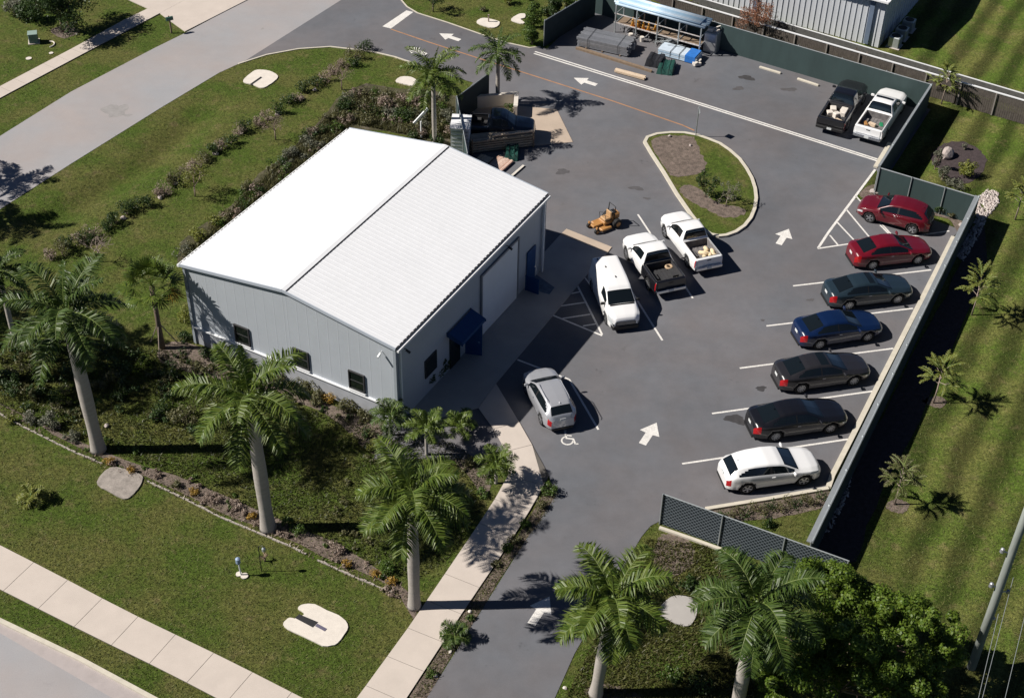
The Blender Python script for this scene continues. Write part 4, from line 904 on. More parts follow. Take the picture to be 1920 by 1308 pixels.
def fan_palm(label, base, crown, R=.75, nf=36, seed=0, group=None):
    rnd = np.random.RandomState(seed); B = G(*base); H = hof(base, crown); T = G(crown[0], crown[1], H)-B
    t = thing('fan_palm', label, 'palm tree', B, 0, group)
    MB().tube([[0, 0, 0], [T[0]*.5, T[1]*.5, H*.5], [T[0], T[1], H-.1]], [.16, .13, .15], 10).build('trunk', M_bark, t, smooth=True)
    for a in (.5, 2.6, 4.7): MB().tube([(cos(a)*.85, sin(a)*.85, 0), (T[0]*.4, T[1]*.4, H*.42)], .03, 5).build('support_brace', M_barkp, t)
    mb = MB(); dead = MB()
    for i in range(nf):
        az = i*2.4; u = (i+.5)/nf; el = 1.35-1.75*u; pl_ = 1.15*rnd.uniform(.85, 1.1); d = np.array([cos(el)*cos(az), cos(el)*sin(az), sin(el)])
        c = np.array([T[0], T[1], H])+d*pl_; side = np.array([-sin(az), cos(az), 0]); up = np.cross(d, side)
        tgt = dead if i == nf-2 else mb
        tgt.add([np.array([T[0], T[1], H])-side*.015, np.array([T[0], T[1], H])+side*.015, c+side*.01, c-side*.01], [[0, 1, 2, 3]])
        for k in np.linspace(-1.9, 1.9, 19):
            dd = d*cos(k)+side*sin(k)+up*rnd.uniform(-.1, .15)-np.array([0, 0, .12]); r_ = R*rnd.uniform(.85, 1.1)*(1-.08*abs(k)); ww = np.cross(dd, up); ww = ww/np.linalg.norm(ww)*.035
            e = c+dd*r_*.65; tip = c+dd*r_-np.array([0, 0, .10*R]); tgt.add([c-ww*.3, c+ww*.3, e+ww, e-ww, tip], [[0, 1, 2, 3], [3, 2, 4]])
    cr = mb.build('crown', M_palm, t); dead.build('dead_leaf', M_leafor, cr)
    return t
fan_palm('fan palm with braces and one orange dead leaf left of the workshop wall', (305, 652), (284, 535), seed=3)
def cloud(mb, n, cs, rs_, size, rnd, outw=.6, asp=1.0, flat=0.):
    cs = np.array(cs, float); rs_ = np.broadcast_to(np.array(rs_, float).reshape(-1, 1) if np.ndim(rs_) < 2 else rs_, (len(cs), 3)); 
    i = rnd.randint(len(cs), size=n); v = rnd.normal(size=(n, 3)); v /= np.linalg.norm(v, axis=1)[:, None]
    rad_ = rnd.uniform(.35, 1, n)**.6
    P = cs[i]+v*rad_[:, None]*rs_[i]
    nrm = v*outw+rnd.normal(size=(n, 3))*.5+np.array([0, 0, .45]); nrm /= np.linalg.norm(nrm, axis=1)[:, None]
    a = np.cross(nrm, rnd.normal(size=(n, 3))); a /= np.linalg.norm(a, axis=1)[:, None]; b = np.cross(nrm, a)
    s = size*rnd.uniform(.6, 1.3, n)[:, None]; V = np.stack([P-a*s*.5*asp, P-b*s*.32, P+a*s*.5*asp, P+b*s*.32], 1); q = np.arange(n)*4
    mb.add(V.reshape(-1, 3), [np.stack([q, q+1, q+2, q+3], 1)])
def clumps(n, R, rnd, H=None, bottom=0.):
    """clump centres spread through a half-ellipsoid crown of radii R around height H"""
    out = []
    while len(out) < n:
        v = rnd.uniform(-1, 1, 3); l = np.linalg.norm(v)
        if l > 1 or l < .35 and rnd.rand() < .7: continue
        out.append(v*np.array(R)+[0, 0, H or 0])
    return np.array([o for o in out if o[2] > bottom])
def shrub(label, base, r, h, m, seed, name='shrub', n=None, leaf=.09, group=None, cat='shrub', nc=14, asp=1.):
    rnd = np.random.RandomState(seed*7+5); B = G(*base); t = thing(name, label, cat, B, 0, group)
    n = n or int(1700*r*max(h, .5)+200); cs = clumps(nc, (r*.8, r*.8, h*.42), rnd, h*.52, .04); mb = MB()
    cloud(mb, n, cs, rnd.uniform(.22, .42, (len(cs), 1))*min(r, h)*1.3*np.ones((1, 3)), leaf, rnd, asp=asp)
    mb.build('foliage', m, t)
    st = MB(); 
    for k in range(5): c = cs[rnd.randint(len(cs))]; st.tube([(0, 0, 0), (c[0]*.4, c[1]*.4, c[2]*.5), tuple(c)], [.025, .018, .008], 5, cap=False)
    st.build('stems', M_twig, t)
    return t
def branches(mb, p, d, L, r, lev, rnd, tips, spread=.55, k=3, up=.15):
    e = p+d*L; mid = p+d*L*.5+rnd.normal(size=3)*L*.04; mb.tube([p, mid, e], [r, r*.8, r*.62], 5, cap=False)
    if lev == 0: tips.append(e); return
    tips.append(mid) if lev == 1 else None
    for i in range(k):
        v = d+rnd.normal(size=3)*spread+[0, 0, up]; v /= np.linalg.norm(v)
        branches(mb, e if i else mid+(e-mid)*rnd.rand(), v, L*rnd.uniform(.6, .85), r*.58, lev-1, rnd, tips, spread, k, up)
def tree(label, base, H, R, m, seed, name='young_tree', n=600, leaf=.10, bark=M_barkp, group=None, lev=3, fill=.16, th=.40, r=.05, k=3, asp=1., spread=.55, pos=None, cat='tree'):
    rnd = np.random.RandomState(seed); B = G(*base) if pos is None else pos; t = thing(name, label, cat, B, 0, group)
    mb = MB(); tips = []; lean = np.array([rnd.uniform(-.04, .04), rnd.uniform(-.04, .04), 1]); z0 = H*th
    mb.tube([(0, 0, -.02), tuple(lean*z0*.5), tuple(lean*z0)], [r, r*.8, r*.7], 7)
    for i in range(4):
        a = i*1.57+rnd.uniform(-.4, .4); d = np.array([cos(a)*.6, sin(a)*.6, .8]); d /= np.linalg.norm(d)
        branches(mb, lean*z0, d, (H-z0)*.42, r*.55, lev-1, rnd, tips, spread, k)
    tips = np.array(tips); c = tips.mean(0); sc = np.array([R, R, (H-z0)*.5])/np.maximum(np.abs(tips-c).max(0), .1); 
    for a in mb.V[1:]:
        w_ = np.clip((a[:, 2:3]-z0)/(H-z0)*1.5, 0, 1); a[:, :2] = a[:, :2]*(1-w_)+((a[:, :2]-c[:2])*sc[:2]*.9+c[:2])*w_
    tips = (tips-c)*np.array([sc[0], sc[1], min(sc[2], 1.3)])+[c[0], c[1], (H+z0)/2]
    mb.build('trunk', bark, t, smooth=True)
    if n: 
        lb = MB(); cloud(lb, n, tips, np.full((len(tips), 1), R*fill)*np.ones((1, 3)), leaf, rnd, outw=.3, asp=asp); lb.build('crown', m, t)
    return t
# bare and young trees
tree('bare pinkish tree at the north end of the shrub row, nearest the drive', (641, 168), 1.9, 1.15, M_dry, 1, 'bare_tree', 500, .05, M_twig, 'bare trees along the shrub row', 4, .12, .35, .05, 3)
tree('bare pinkish tree halfway along the shrub row', (517, 262), 1.8, 1.0, M_dry, 2, 'bare_tree', 380, .05, M_twig, 'bare trees along the shrub row', 4, .12, .38, .05, 3)
tree('leafless spreading tree at the south end of the shrub row', (187, 490), 1.7, 1.15, M_dry, 3, 'bare_tree', 0, .05, M_barkp, 'bare trees along the shrub row', 4, .12, .42, .05, 3, spread=.8)
tree('small yellow green tree standing in the shrub row', (366, 368), 2.1, .95, M_leafyl, 4, 'small_tree', 1500, .08, M_twig, None, 3, .28, .32, .05)
def feather_tree(label, base, H, R, m, seed):
    rnd = np.random.RandomState(seed); t = thing('young_tree', label, 'tree', G(*base), 0, 'young trees on the east lawn'); tb = MB(); mb = MB(); rb = MB()
    tb.tube([(0, 0, -.02), (.03, .02, H*.35), (0, .04, H*.7)], [.05, .04, .022], 7)
    H = H*1.08
    for i in range(13):
        az = i*2.4+rnd.uniform(-.3, .3); z = H*(.40+.42*i/13); el = .25+.9*i/13; l = R*rnd.uniform(.35, .65)*(1.1-.5*i/13); p = np.array([0, .03, z]); e = p+np.array([cos(az)*cos(el), sin(az)*cos(el), sin(el)])*l
        tb.tube([p, (p+e)/2+[0, 0, .03], e], [.02, .014, .008], 4, cap=False)
        for k in range(4): frond(mb, rb, p+(e-p)*rnd.uniform(.5, 1), az+rnd.uniform(-1.0, 1.0), el*.7+rnd.uniform(-.3, .5), R*rnd.uniform(.45, .7), rnd.uniform(.6, 1.3), .17, rnd, nl=18, wid=.034, hang=.35)
    tb.build('trunk', M_barkp, t, smooth=True); cr = mb.build('crown', m, t); rb.build('leaf_midribs', M_rach, cr)
    return t
for i, (b, H, R, lb) in enumerate([((1822, 590), 2.9, 1.35, 'young feathery tree on the east lawn, beside the slate and blue sedans behind the fence'), ((1750, 755), 2.8, 1.3, 'young feathery tree on the east lawn level with the black sedan'), ((1677, 945), 2.6, 1.15, 'young green tree on the east lawn level with the white crossover'), ((1765, 195), 2.8, 1.3, 'young tree at the northeast corner below the white fence rails'), ((1903, 412), 2.6, 1.1, 'young staked tree at the right edge of the photo')]):
    feather_tree(lb, b, H, R, M_leafyl if i != 2 else M_leafol, 30+i)
tree('dark round tree at the top left beside the sidewalk', (118, 60), 4.3, 2.4, M_leafdk, 40, 'broadleaf_tree', 11000, .15, M_bark, None, 4, .30, .25, .12)
tree('rust brown tree against the pale warehouse wall', (1412, 78), 3.5, 1.5, M_leafru, 41, 'broadleaf_tree', 4500, .09, M_bark, None, 4, .2, .2, .07)
tree('small dark tree above the painted stop line', (812, 22), 1.8, .8, M_leafdk, 42, 'small_tree', 1200, .1, M_bark, None, 3, .25, .3, .06)
tree('dark shrub like tree on the kerbed island', (1321, 372), 1.9, .62, M_leafdk, 43, 'small_tree', 1300, .10, M_bark, None, 3, .26, .22, .04)
tree('thin grey leaved sapling on the kerbed island', (1361, 386), 1.8, .7, M_leafgr, 44, 'small_tree', 500, .08, M_barkp, None, 3, .2, .28, .03)
# the big round tree at the bottom right
def big_tree():
    rnd = np.random.RandomState(77); c = G(1584, 1216, 3.2); B = np.array([c[0], c[1], 0]); t = thing('big_round_tree', 'largest tree, dense glossy green crown at the bottom right', 'tree', B)
    mb = MB(); tips = []
    mb.tube([(0, 0, -.05), (.05, 0, .6), (0, .05, 1.2)], [.30, .24, .22], 10)
    for i in range(7):
        a = i*.9; d = np.array([cos(a)*.8, sin(a)*.8, .6]); d /= np.linalg.norm(d); branches(mb, np.array([0, 0, 1.2]), d, 1.5, .12, 2, rnd, tips, .5, 3)
    mb.build('trunk', M_bark, t, smooth=True)
    cs = []
    while len(cs) < 250:
        v = rnd.normal(size=3); v[2] = abs(v[2])*1.0-.25; v /= np.linalg.norm(v); lump = 1+.10*sin(3*math.atan2(v[1], v[0])+1)+.07*sin(5*math.atan2(v[1], v[0]))
        rr = rnd.uniform(.55, 1.0)**.5 if rnd.rand() < .8 else rnd.uniform(.2, .6)
        cs.append(v*rr*np.array([4.35, 4.2, 2.7])*lump+[0, 0, 2.9])
    cs = np.array(cs); lb = MB(); cloud(lb, 95000, cs, rnd.uniform(.26, .55, (len(cs), 1))*np.array([[1, 1, .75]]), .135, rnd, outw=1.1)
    lb.build('crown', M_leafgl, t)
big_tree()
# shrub row between the two lawns
row = np.array([(688, 98), (640, 133), (605, 152), (555, 187), (500, 222), (462, 246), (430, 268), (400, 288), (345, 330), (305, 362), (268, 385), (228, 407), (182, 440), (135, 462), (85, 500)], float)
seg = np.concatenate([[0], np.cumsum(np.linalg.norm(np.diff(row, axis=0), axis=1))]); rnd = np.random.RandomState(11); u = 0; k = 0
while u < seg[-1]:
    x = np.interp(u, seg, row[:, 0])+rnd.uniform(-6, 6); y = np.interp(u, seg, row[:, 1])+rnd.uniform(-4, 4); kind = rnd.choice(3, p=[.5, .3, .2])
    r = rnd.uniform(.42, .70); h = rnd.uniform(.55, 1.0)
    if kind == 0: shrub('dark green shrub, '+ORD[k]+' from the drive end of the long diagonal row', (x, y), r, h, M_leafdk, k, 'row_shrub', 700, .09, 'dark shrubs in the diagonal row')
    elif kind == 1: shrub('dry tan shrub, '+ORD[k]+' from the drive end of the long diagonal row', (x, y), r*.9, h*.8, M_dry, k, 'dry_shrub', 520, .08, 'dry shrubs in the diagonal row')
    else: shrub('olive shrub, '+ORD[k]+' from the drive end of the long diagonal row', (x, y), r, h, M_leafol, k, 'row_shrub', 650, .09, 'olive shrubs in the diagonal row')
    u += rnd.uniform(15, 26); k += 1
# rock: lumpy stone
def rock(label, base, s, seed, name='rock', group=None, m=None, cat='rock', z=0):
    r = np.random.RandomState(seed); bm = bmesh.new(); bmesh.ops.create_icosphere(bm, subdivisions=2, radius=1); dirs = r.normal(size=(9, 3)); dirs /= np.linalg.norm(dirs, axis=1)[:, None]; cut = r.uniform(.55, .9, 9)
    V = np.array([v.co[:] for v in bm.verts]); 
    for d, c in zip(dirs, cut): k = V @ d; V = V-np.outer(np.maximum(k-c, 0), d)
    F = np.array([[v.index for v in f.verts] for f in bm.faces]); bm.free()
    mb = MB(); mb.add(V*np.array(s)+[0, 0, s[2]*.45], [F]); p = G(*base); p[2] = z
    return single(name, mb, m or M_rock, p, label, cat, group, rz=r.uniform(0, 6))
rock('white boulder in the mulch bed beyond the corner of the fence', (1775, 293), (.62, .45, .42), 3, 'boulder')
rnd = np.random.RandomState(5)
for i, (x, y) in enumerate([(590, 170), (565, 186), (520, 215), (452, 250), (404, 290), (330, 345), (300, 372), (232, 410)]): rock('pale stone, '+ORD[i]+' from the drive end, among the shrubs of the diagonal row', (x, y), (.22, .16, .14), 20+i, 'stone', 'pale stones in the shrub row')
rock('white stone on the lawn right of the big leaning palm trunk', (200, 799), (.16, .12, .12), 41, 'stone')
rock('white stone at the near end of the fence bed by the dark red crossover', (1803, 423), (.22, .2, .14), 42, 'stone')
rock('pale boulder in the bed between the red crossover and the fence corner', (1640, 362), (.35, .25, .18), 43, 'stone')
rock('small white cap in the island mulch near its tip', (1255, 259), (.12, .12, .1), 44, 'stone', z=.1)
rock('second white stone in the island mulch', (1294, 276), (.14, .1, .08), 45, 'stone', z=.1)
for i, (x, y) in enumerate([(881, 1147), (844, 1222), (817, 1267), (1059, 1290)]): rock(['round white ground light beside the walkway near the palm shadow', 'round white ground light in the verge below the tiny palm', 'round white ground light lowest in the verge', 'round white ground light on the lawn right of the drive'][i], (x, y), (.10, .10, .07), 50+i, 'ground_light', 'ground lights', M_white_slab, 'ground light')
# gravel strips (uncountable)
def gravel(label, poly, n, s0, s1, seed, m=M_rock):
    r = np.random.RandomState(seed); P = np.array(Gs(poly))[:, :2]; mb = MB(); lo, hi = P.min(0), P.max(0); k = 0; Vb = np.array([(1, 0, 0), (-1, 0, 0), (0, 1, 0), (0, -1, 0), (0, 0, 1), (0, 0, -1)], float); Fb = np.array([(0, 2, 4), (2, 1, 4), (1, 3, 4), (3, 0, 4), (2, 0, 5), (1, 2, 5), (3, 1, 5), (0, 3, 5)])
    pts = r.uniform(lo, hi, (n*4, 2)); pts = pts[inpoly(pts, P)][:n]
    s = r.uniform(s0, s1, len(pts)); V = []
    for p, q in zip(pts, s): 
        V.append((Vb*r.uniform(.6, 1.2, (6, 1))*q) @ np.array(Matrix.Rotation(r.uniform(0, 6), 3, 'Z'))+[p[0], p[1], q*.3])
    kk = len(V); F = (Fb[None]+np.arange(kk)[:, None, None]*6).reshape(-1, 3); mb.add(np.concatenate(V), [F])
    o = mb.build('gravel', m); tag(o, label, 'gravel', None, 'stuff'); return o
def inpoly(pts, P):
    x, y = pts[:, 0], pts[:, 1]; ins = np.zeros(len(pts), bool); n = len(P)
    for i in range(n):
        x1, y1 = P[i]; x2, y2 = P[(i+1) % n]; c = ((y1 > y) != (y2 > y)); xx = (x2-x1)*(y-y1)/(y2-y1+1e-12)+x1; ins ^= c & (x < xx)
    return ins
gravel('heap of pale rubble outside the fence corner beyond the dark red crossover', [(1838, 368), (1852, 355), (1872, 362), (1872, 380), (1858, 400), (1835, 412), (1828, 400)], 420, .05, .13, 1)
gravel('strip of rubble in the fence shadow behind the red cars', [(1833, 405), (1852, 403), (1836, 440), (1805, 492), (1795, 480)], 420, .05, .12, 2)
gravel('strip of rubble at the fence foot behind the white crossover', [(1600, 865), (1590, 930), (1560, 990), (1530, 1020), (1552, 960), (1580, 880)], 420, .04, .10, 3)
M_verge = mat('shaded gravel', (.18, .16, .15), .9, var=.3)
# individual shrubs in the beds
SH = [  # px, r, h, mat, leaf, label
 ((565, 737), .75, .75, M_leafol, .11, 'dark grassy shrub under the middle workshop window'), ((597, 752), .6, .6, M_leafol, .1, 'olive shrub between the middle window and the orange shrub'),
 ((617, 752), .38, .5, M_leafor, .08, 'orange shrub under the wall between two workshop windows'), ((650, 770), .55, .6, M_leafol, .1, 'wide olive shrub right of the orange one'),
 ((682, 785), .42, .5, M_leafol, .09, 'small shrub nearest the workshop corner'), ((345, 600), .55, .9, M_leafyl, .09, 'yellow green bush at the left end of the workshop wall'),
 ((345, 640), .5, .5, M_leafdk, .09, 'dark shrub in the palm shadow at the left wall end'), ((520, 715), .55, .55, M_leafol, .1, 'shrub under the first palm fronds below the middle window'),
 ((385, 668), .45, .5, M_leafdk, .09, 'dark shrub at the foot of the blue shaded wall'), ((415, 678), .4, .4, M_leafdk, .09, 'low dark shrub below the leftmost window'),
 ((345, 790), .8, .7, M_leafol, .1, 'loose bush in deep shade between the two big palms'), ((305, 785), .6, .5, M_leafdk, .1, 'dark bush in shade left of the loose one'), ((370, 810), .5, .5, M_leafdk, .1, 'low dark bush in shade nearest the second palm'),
 ((95, 800), .55, .75, M_leafgr, .09, 'grey green shrub by the edging left of the big palm'), ((60, 790), .45, .55, M_leafgr, .09, 'grey shrub at the left end of the edging bed'), ((22, 790), .3, .35, M_leafyl, .08, 'small yellow green plant on the edging at the far left'),
 ((135, 822), .45, .35, M_leafgr, .09, 'low silvery plant at the foot of the big palm'), ((205, 868), .28, .35, M_leafor, .07, 'orange tuft right of the big palm foot'), ((247, 884), .25, .3, M_leafor, .07, 'orange tuft beside the worn concrete slab'),
 ((330, 912), .3, .3, M_leafol, .07, 'olive tuft in the edging bed right of the slab'), ((365, 925), .3, .25, M_leafor, .07, 'yellow tuft in the edging bed'), ((400, 935), .5, .3, M_dry, .08, 'dry grey patch of stems in the edging bed'), ((440, 950), .45, .3, M_dry, .08, 'dry grey stems nearer the second palm'),
 ((472, 970), .25, .3, M_leafor, .07, 'orange tuft touching the second palm foot'), ((560, 1000), .4, .55, M_leaf, .08, 'green shrub right of the second palm foot'), ((630, 1030), .5, .35, M_dry, .08, 'dry stems in the bed between the second and third palm'),
 ((650, 1060), .25, .3, M_leafor, .07, 'orange tuft on the edging between the second and third palm'), ((725, 1070), .45, .5, M_leaf, .09, 'green clump left of the third palm foot'), ((705, 1080), .3, .3, M_leafor, .07, 'yellow tuft near the third palm foot'), ((735, 1092), .3, .25, M_leafor, .07, 'amber tuft nearest the third palm foot'),
 ((540, 985), .3, .6, M_leaf, .08, 'upright sapling shrub beside the second palm'), ((880, 870), .35, .4, M_leafol, .08, 'olive plant left of the walkway bend'), ((905, 930), .35, .4, M_leaf, .08, 'green plant at the walkway edge under the small palm'), ((700, 840), .5, .5, M_leafyl, .08, 'yellow weedy bush below the workshop corner'), ((660, 830), .4, .4, M_leafyl, .08, 'yellow weedy bush further from the corner'),
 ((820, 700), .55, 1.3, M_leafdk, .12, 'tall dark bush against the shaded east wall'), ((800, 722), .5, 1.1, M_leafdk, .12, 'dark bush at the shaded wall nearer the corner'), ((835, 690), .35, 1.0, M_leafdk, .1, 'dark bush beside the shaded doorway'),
 ((1030, 925), .42, .55, M_leaf, .09, 'round green shrub at the bend between walkway and drive'), ((1012, 950), .32, .4, M_leafol, .08, 'olive shrub below the round one in the drive verge'), ((985, 985), .3, .35, M_leaf, .08, 'green shrub in the shaded drive verge'), ((965, 1015), .3, .35, M_leafol, .08, 'olive plant in the drive verge'), ((950, 1030), .28, .3, M_leaf, .08, 'green plant in the drive verge by the palm shadow'),
 ((930, 1060), .25, .2, M_leafol, .07, 'low olive tuft in the drive verge'), ((882, 1160), .2, .2, M_leaf, .07, 'little plant beside the ground light'), ((808, 1262), .3, .25, M_leaf, .07, 'low green plant at the lower end of the verge'),
 ((1752, 318), .36, 1.75, M_leafgr, .08, 'tall columnar grey green shrub in the corner bed'), ((1765, 338), .45, 1.1, M_leafgr, .08, 'grey green shrub at the foot of the columnar one'), ((1810, 328), .62, 1.15, M_leafyl, .1, 'round yellow green shrub in the corner bed'), ((1795, 352), .5, .55, M_leafgr, .08, 'low grey shrub outside the fence below the round one'), ((1782, 348), .35, .5, M_leafgr, .08, 'low grey shrub beside the columnar one'), ((1808, 280), .2, .5, M_leafgr, .07, 'small pale shrub behind the boulder'),
 ((1652, 345), .4, .7, M_leafdk, .08, 'dark shrub inside the fence corner'), ((1672, 362), .35, .35, M_leafol, .08, 'olive shrub along the short fence'), ((1700, 372), .35, .35, M_leafol, .08, 'olive shrub at the first bare post'), ((1762, 400), .35, .7, M_leafdk, .08, 'dark shrub behind the rear of the dark red crossover'), ((1785, 408), .3, .4, M_leafol, .08, 'olive shrub near the fence end'), ((1735, 384), .35, .45, M_leaf, .08, 'green shrub at the second bare post'),
 ((998, 84), .75, 2.1, M_leaf, .11, 'tall green bush beside the gate'), ((1000, 50), .75, 1.8, M_leaf, .11, 'tall green bush behind the one beside the gate'), ((1035, 28), .9, 1.5, M_leafdk, .12, 'dark bush outside the pipe yard fence'), ((1065, 12), .9, 1.4, M_leaf, .12, 'green bush outside the yard fence at the top'), ((955, 8), .5, .8, M_leafyl, .09, 'yellow green bush at the top between the white slabs'), ((985, -4), .6, .9, M_leafyl, .09, 'yellow bush cut by the top edge'), ((905, 20), .3, .3, M_leafol, .07, 'low olive plant by the first white slab'),
 ((30, 25), .9, 1.0, M_leafgr, .12, 'grey green bush in the top left corner'), ((55, 38), 1.0, 1.5, M_leafdk, .14, 'dark bush left of the dark round tree'), ((75, 12), 1.2, 2.0, M_leaf, .14, 'broad green bush at the top left'), ((15, -8), .9, 1.4, M_leafgr, .14, 'pale bush in the very corner at the top left'),
 ((820, 270), .5, .7, M_leafdk, .1, 'dark shrub under the palm behind the roof'), ((775, 262), .5, .6, M_leafdk, .1, 'dark shrub left of the palm behind the roof'), ((847, 232), .4, .5, M_leafgr, .09, 'grey shrub behind the white shed'), ((905, 240), .25, .75, M_leaf, .08, 'green plant beside the block wall in the small yard'), ((955, 218), .35, 1.1, M_leaf, .09, 'leafy plant over the block wall in the small yard'),
 ((1440, 985), .35, .4, M_leafdk, .08, 'dark plant by the chain link fence'), ((1290, 1100), .5, .4, M_leafdk, .1, 'dark plant between the two lower palms'), ((1255, 1270), .6, .5, M_leaf, .1, 'green plant below the shaded slab'), ((1310, 1290), .6, .6, M_leafdk, .1, 'dark plant left of the half hidden palm'),
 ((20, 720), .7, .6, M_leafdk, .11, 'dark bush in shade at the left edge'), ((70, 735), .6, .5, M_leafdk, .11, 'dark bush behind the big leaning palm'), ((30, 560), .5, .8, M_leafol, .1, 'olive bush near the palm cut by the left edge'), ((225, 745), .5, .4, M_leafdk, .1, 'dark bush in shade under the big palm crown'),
]
for i, (b, r, h, m_, lf, lb) in enumerate(SH): shrub(lb, b, r, h, m_, 200+i, leaf=lf)
for i in range(13):
    u = i/12; shrub(ORD[i]+' shrub from the left end of the low hedge by the chain link fence', (1350+190*u, 968-34*u+(i % 2)*7), .38, .42, M_leafol if i % 3 else M_leafdk, 400+i, 'hedge_shrub', 260, .07, 'shrubs of the low hedge by the chain link fence')
for i in range(11):
    u = i/10; shrub(ORD[i]+' shrub from the left in the strip between yard fence and board fence', (1270+115*u, 12+38*u+(i % 3)*5), .6, .7, M_leafol if i % 2 else M_leaf, 430+i, 'strip_shrub', 300, .1, 'shrubs between the two north fences')
for i in range(5):
    shrub(ORD[i]+' dry shrub from the left behind the green fence above the pickups', (1585+i*9, 100+i*4), .4, .9, M_dry, 450+i, 'dry_shrub', 200, .07, 'dry shrubs behind the green fence')
# weedy bed west of the workshop
rnd = np.random.RandomState(9)
wp = [(352, 470), (420, 405), (500, 330), (560, 272), (620, 215), (665, 178), (740, 175), (835, 190), (860, 210), (858, 262), (770, 255), (660, 232), (600, 285), (520, 352), (430, 425), (345, 485)]
WPo = np.array(Gs(wp))[:, :2]; lo, hi = WPo.min(0), WPo.max(0); pts = rnd.uniform(lo, hi, (900, 2)); pts = pts[inpoly(pts, WPo)]
for m_, nm, cnt in ((M_leafol, 'olive', 42), (M_leafgr, 'grey green', 16), (M_leafdk, 'dark green', 12), (M_dry, 'dry brown', 22), (M_leaf, 'fresh green', 16)):
    mb = MB()
    for p in pts[:cnt]:
        r_ = rnd.uniform(.3, .9); h = rnd.uniform(.25, .75); cs = clumps(8, (r_*.8, r_*.8, h*.42), rnd, h*.5, .03)+[p[0], p[1], 0]
        cloud(mb, int(420*r_), cs, rnd.uniform(.25, .4, (len(cs), 1))*min(r_, h)*1.3*np.ones((1, 3)), .10, rnd, asp=1.3)
    pts = pts[cnt:]
    tag(mb.build('undergrowth', m_), nm+' tangled undergrowth in the wild bed behind the workshop', 'undergrowth', None, 'stuff')
for i, (b, r, h, m_, lb) in enumerate([((372, 448), .55, .7, M_leafyl, 'yellow green bush at the near end of the wild bed by the roof corner'), ((400, 420), .5, .6, M_leafyl, 'second yellow green bush up the wild bed from the roof corner'), ((470, 360), .6, .7, M_leafol, 'olive bush in the wild bed halfway along the roof edge'), ((545, 295), .6, .7, M_leafgr, 'grey bush in the wild bed near the far half of the roof edge'), ((650, 205), .7, .8, M_leafdk, 'dark bush at the bend of the wild bed'), ((720, 200), .6, .7, M_dry, 'dry brown bush in the wild bed left of the palm'), ((690, 230), .6, .6, M_leafol, 'olive bush in the wild bed just behind the far roof corner'), ((760, 225), .7, .8, M_leafdk, 'dark bush in the wild bed under the palm fronds')]):
    shrub(lb, b, r, h, m_, 500+i, 'wild_bush', leaf=.1)
# low ground cover and litter (uncountable)
def tufts(name, label, poly, n, hgt, m, seed, wid=.03, z=0., lean=.6):
    r = np.random.RandomState(seed); P = np.array(Gs(poly))[:, :2]; lo, hi = P.min(0), P.max(0); pts = r.uniform(lo, hi, (n*3, 2)); pts = pts[inpoly(pts, P)]; pts = pts[~inpoly(pts, np.array(Gs([(1236, 1140), (1262, 1118), (1298, 1122), (1310, 1140), (1294, 1172), (1270, 1170), (1238, 1155)]))[:, :2]*1.0)][:n]; k = len(pts)
    a = r.uniform(0, 2*pi, k); h = hgt*r.uniform(.4, 1.2, k); b = np.stack([pts[:, 0], pts[:, 1], np.full(k, z-.01)], 1); s = np.stack([np.cos(a), np.sin(a), np.zeros(k)], 1)*wid
    tip = b+np.stack([r.normal(size=k)*lean*h, r.normal(size=k)*lean*h, h], 1); V = np.stack([b-s, b+s, tip], 1).reshape(-1, 3); q = np.arange(k)*3
    mb = MB(); mb.add(V, [np.stack([q, q+1, q+2], 1)]); o = mb.build(name, m); tag(o, label, 'ground cover', None, 'stuff'); return o
tufts('ground_cover', 'wild grass and weeds in the bed behind the workshop', wp, 26000, .30, M_leafol, 1, .03)
tufts('ground_cover', 'leaf litter and weeds in the shaded ground in front of the workshop', [(0, 640), (200, 640), (330, 660), (430, 700), (560, 760), (700, 800), (850, 830), (920, 880), (900, 960), (850, 1040), (780, 1090), (640, 1030), (500, 965), (330, 890), (180, 840), (0, 760)], 38000, .11, leafmat('weed leaf', (.028, .042, .010), (.070, .072, .022)), 2, .03)  # weeds darkened partly for palm shade, partly for their deeper green
tufts('ground_cover', 'weeds growing along the edging stones', [(-20, 745), (60, 795), (180, 850), (330, 905), (470, 965), (640, 1040), (760, 1100), (770, 1140), (640, 1075), (470, 990), (330, 930), (180, 870), (60, 810), (-20, 770)], 7000, .16, M_dry, 3, .025)
tufts('ground_cover', 'weeds of the verge between the walkway and the drive', [(1035, 905), (1048, 925), (1010, 985), (960, 1050), (910, 1130), (850, 1225), (800, 1305), (775, 1305), (830, 1210), (900, 1100), (960, 1020), (1010, 940)], 7000, .12, M_leafol, 4, .02)
tufts('ground_cover', 'weeds behind the yard fence in the north strip', [(1270, 5), (1390, 40), (1500, 80), (1640, 120), (1740, 152), (1740, 165), (1600, 125), (1480, 90), (1380, 60), (1270, 25)], 9000, .3, M_leafol, 5, .03)
tufts('ground_cover', 'undergrowth on the ground between the two lower palms', [(1215, 1010), (1320, 1020), (1420, 1080), (1420, 1308), (1060, 1308), (1100, 1225), (1160, 1100)], 16000, .14, leafmat('weed leaf b', (.05, .06, .015), (.12, .11, .04)), 6, .03)
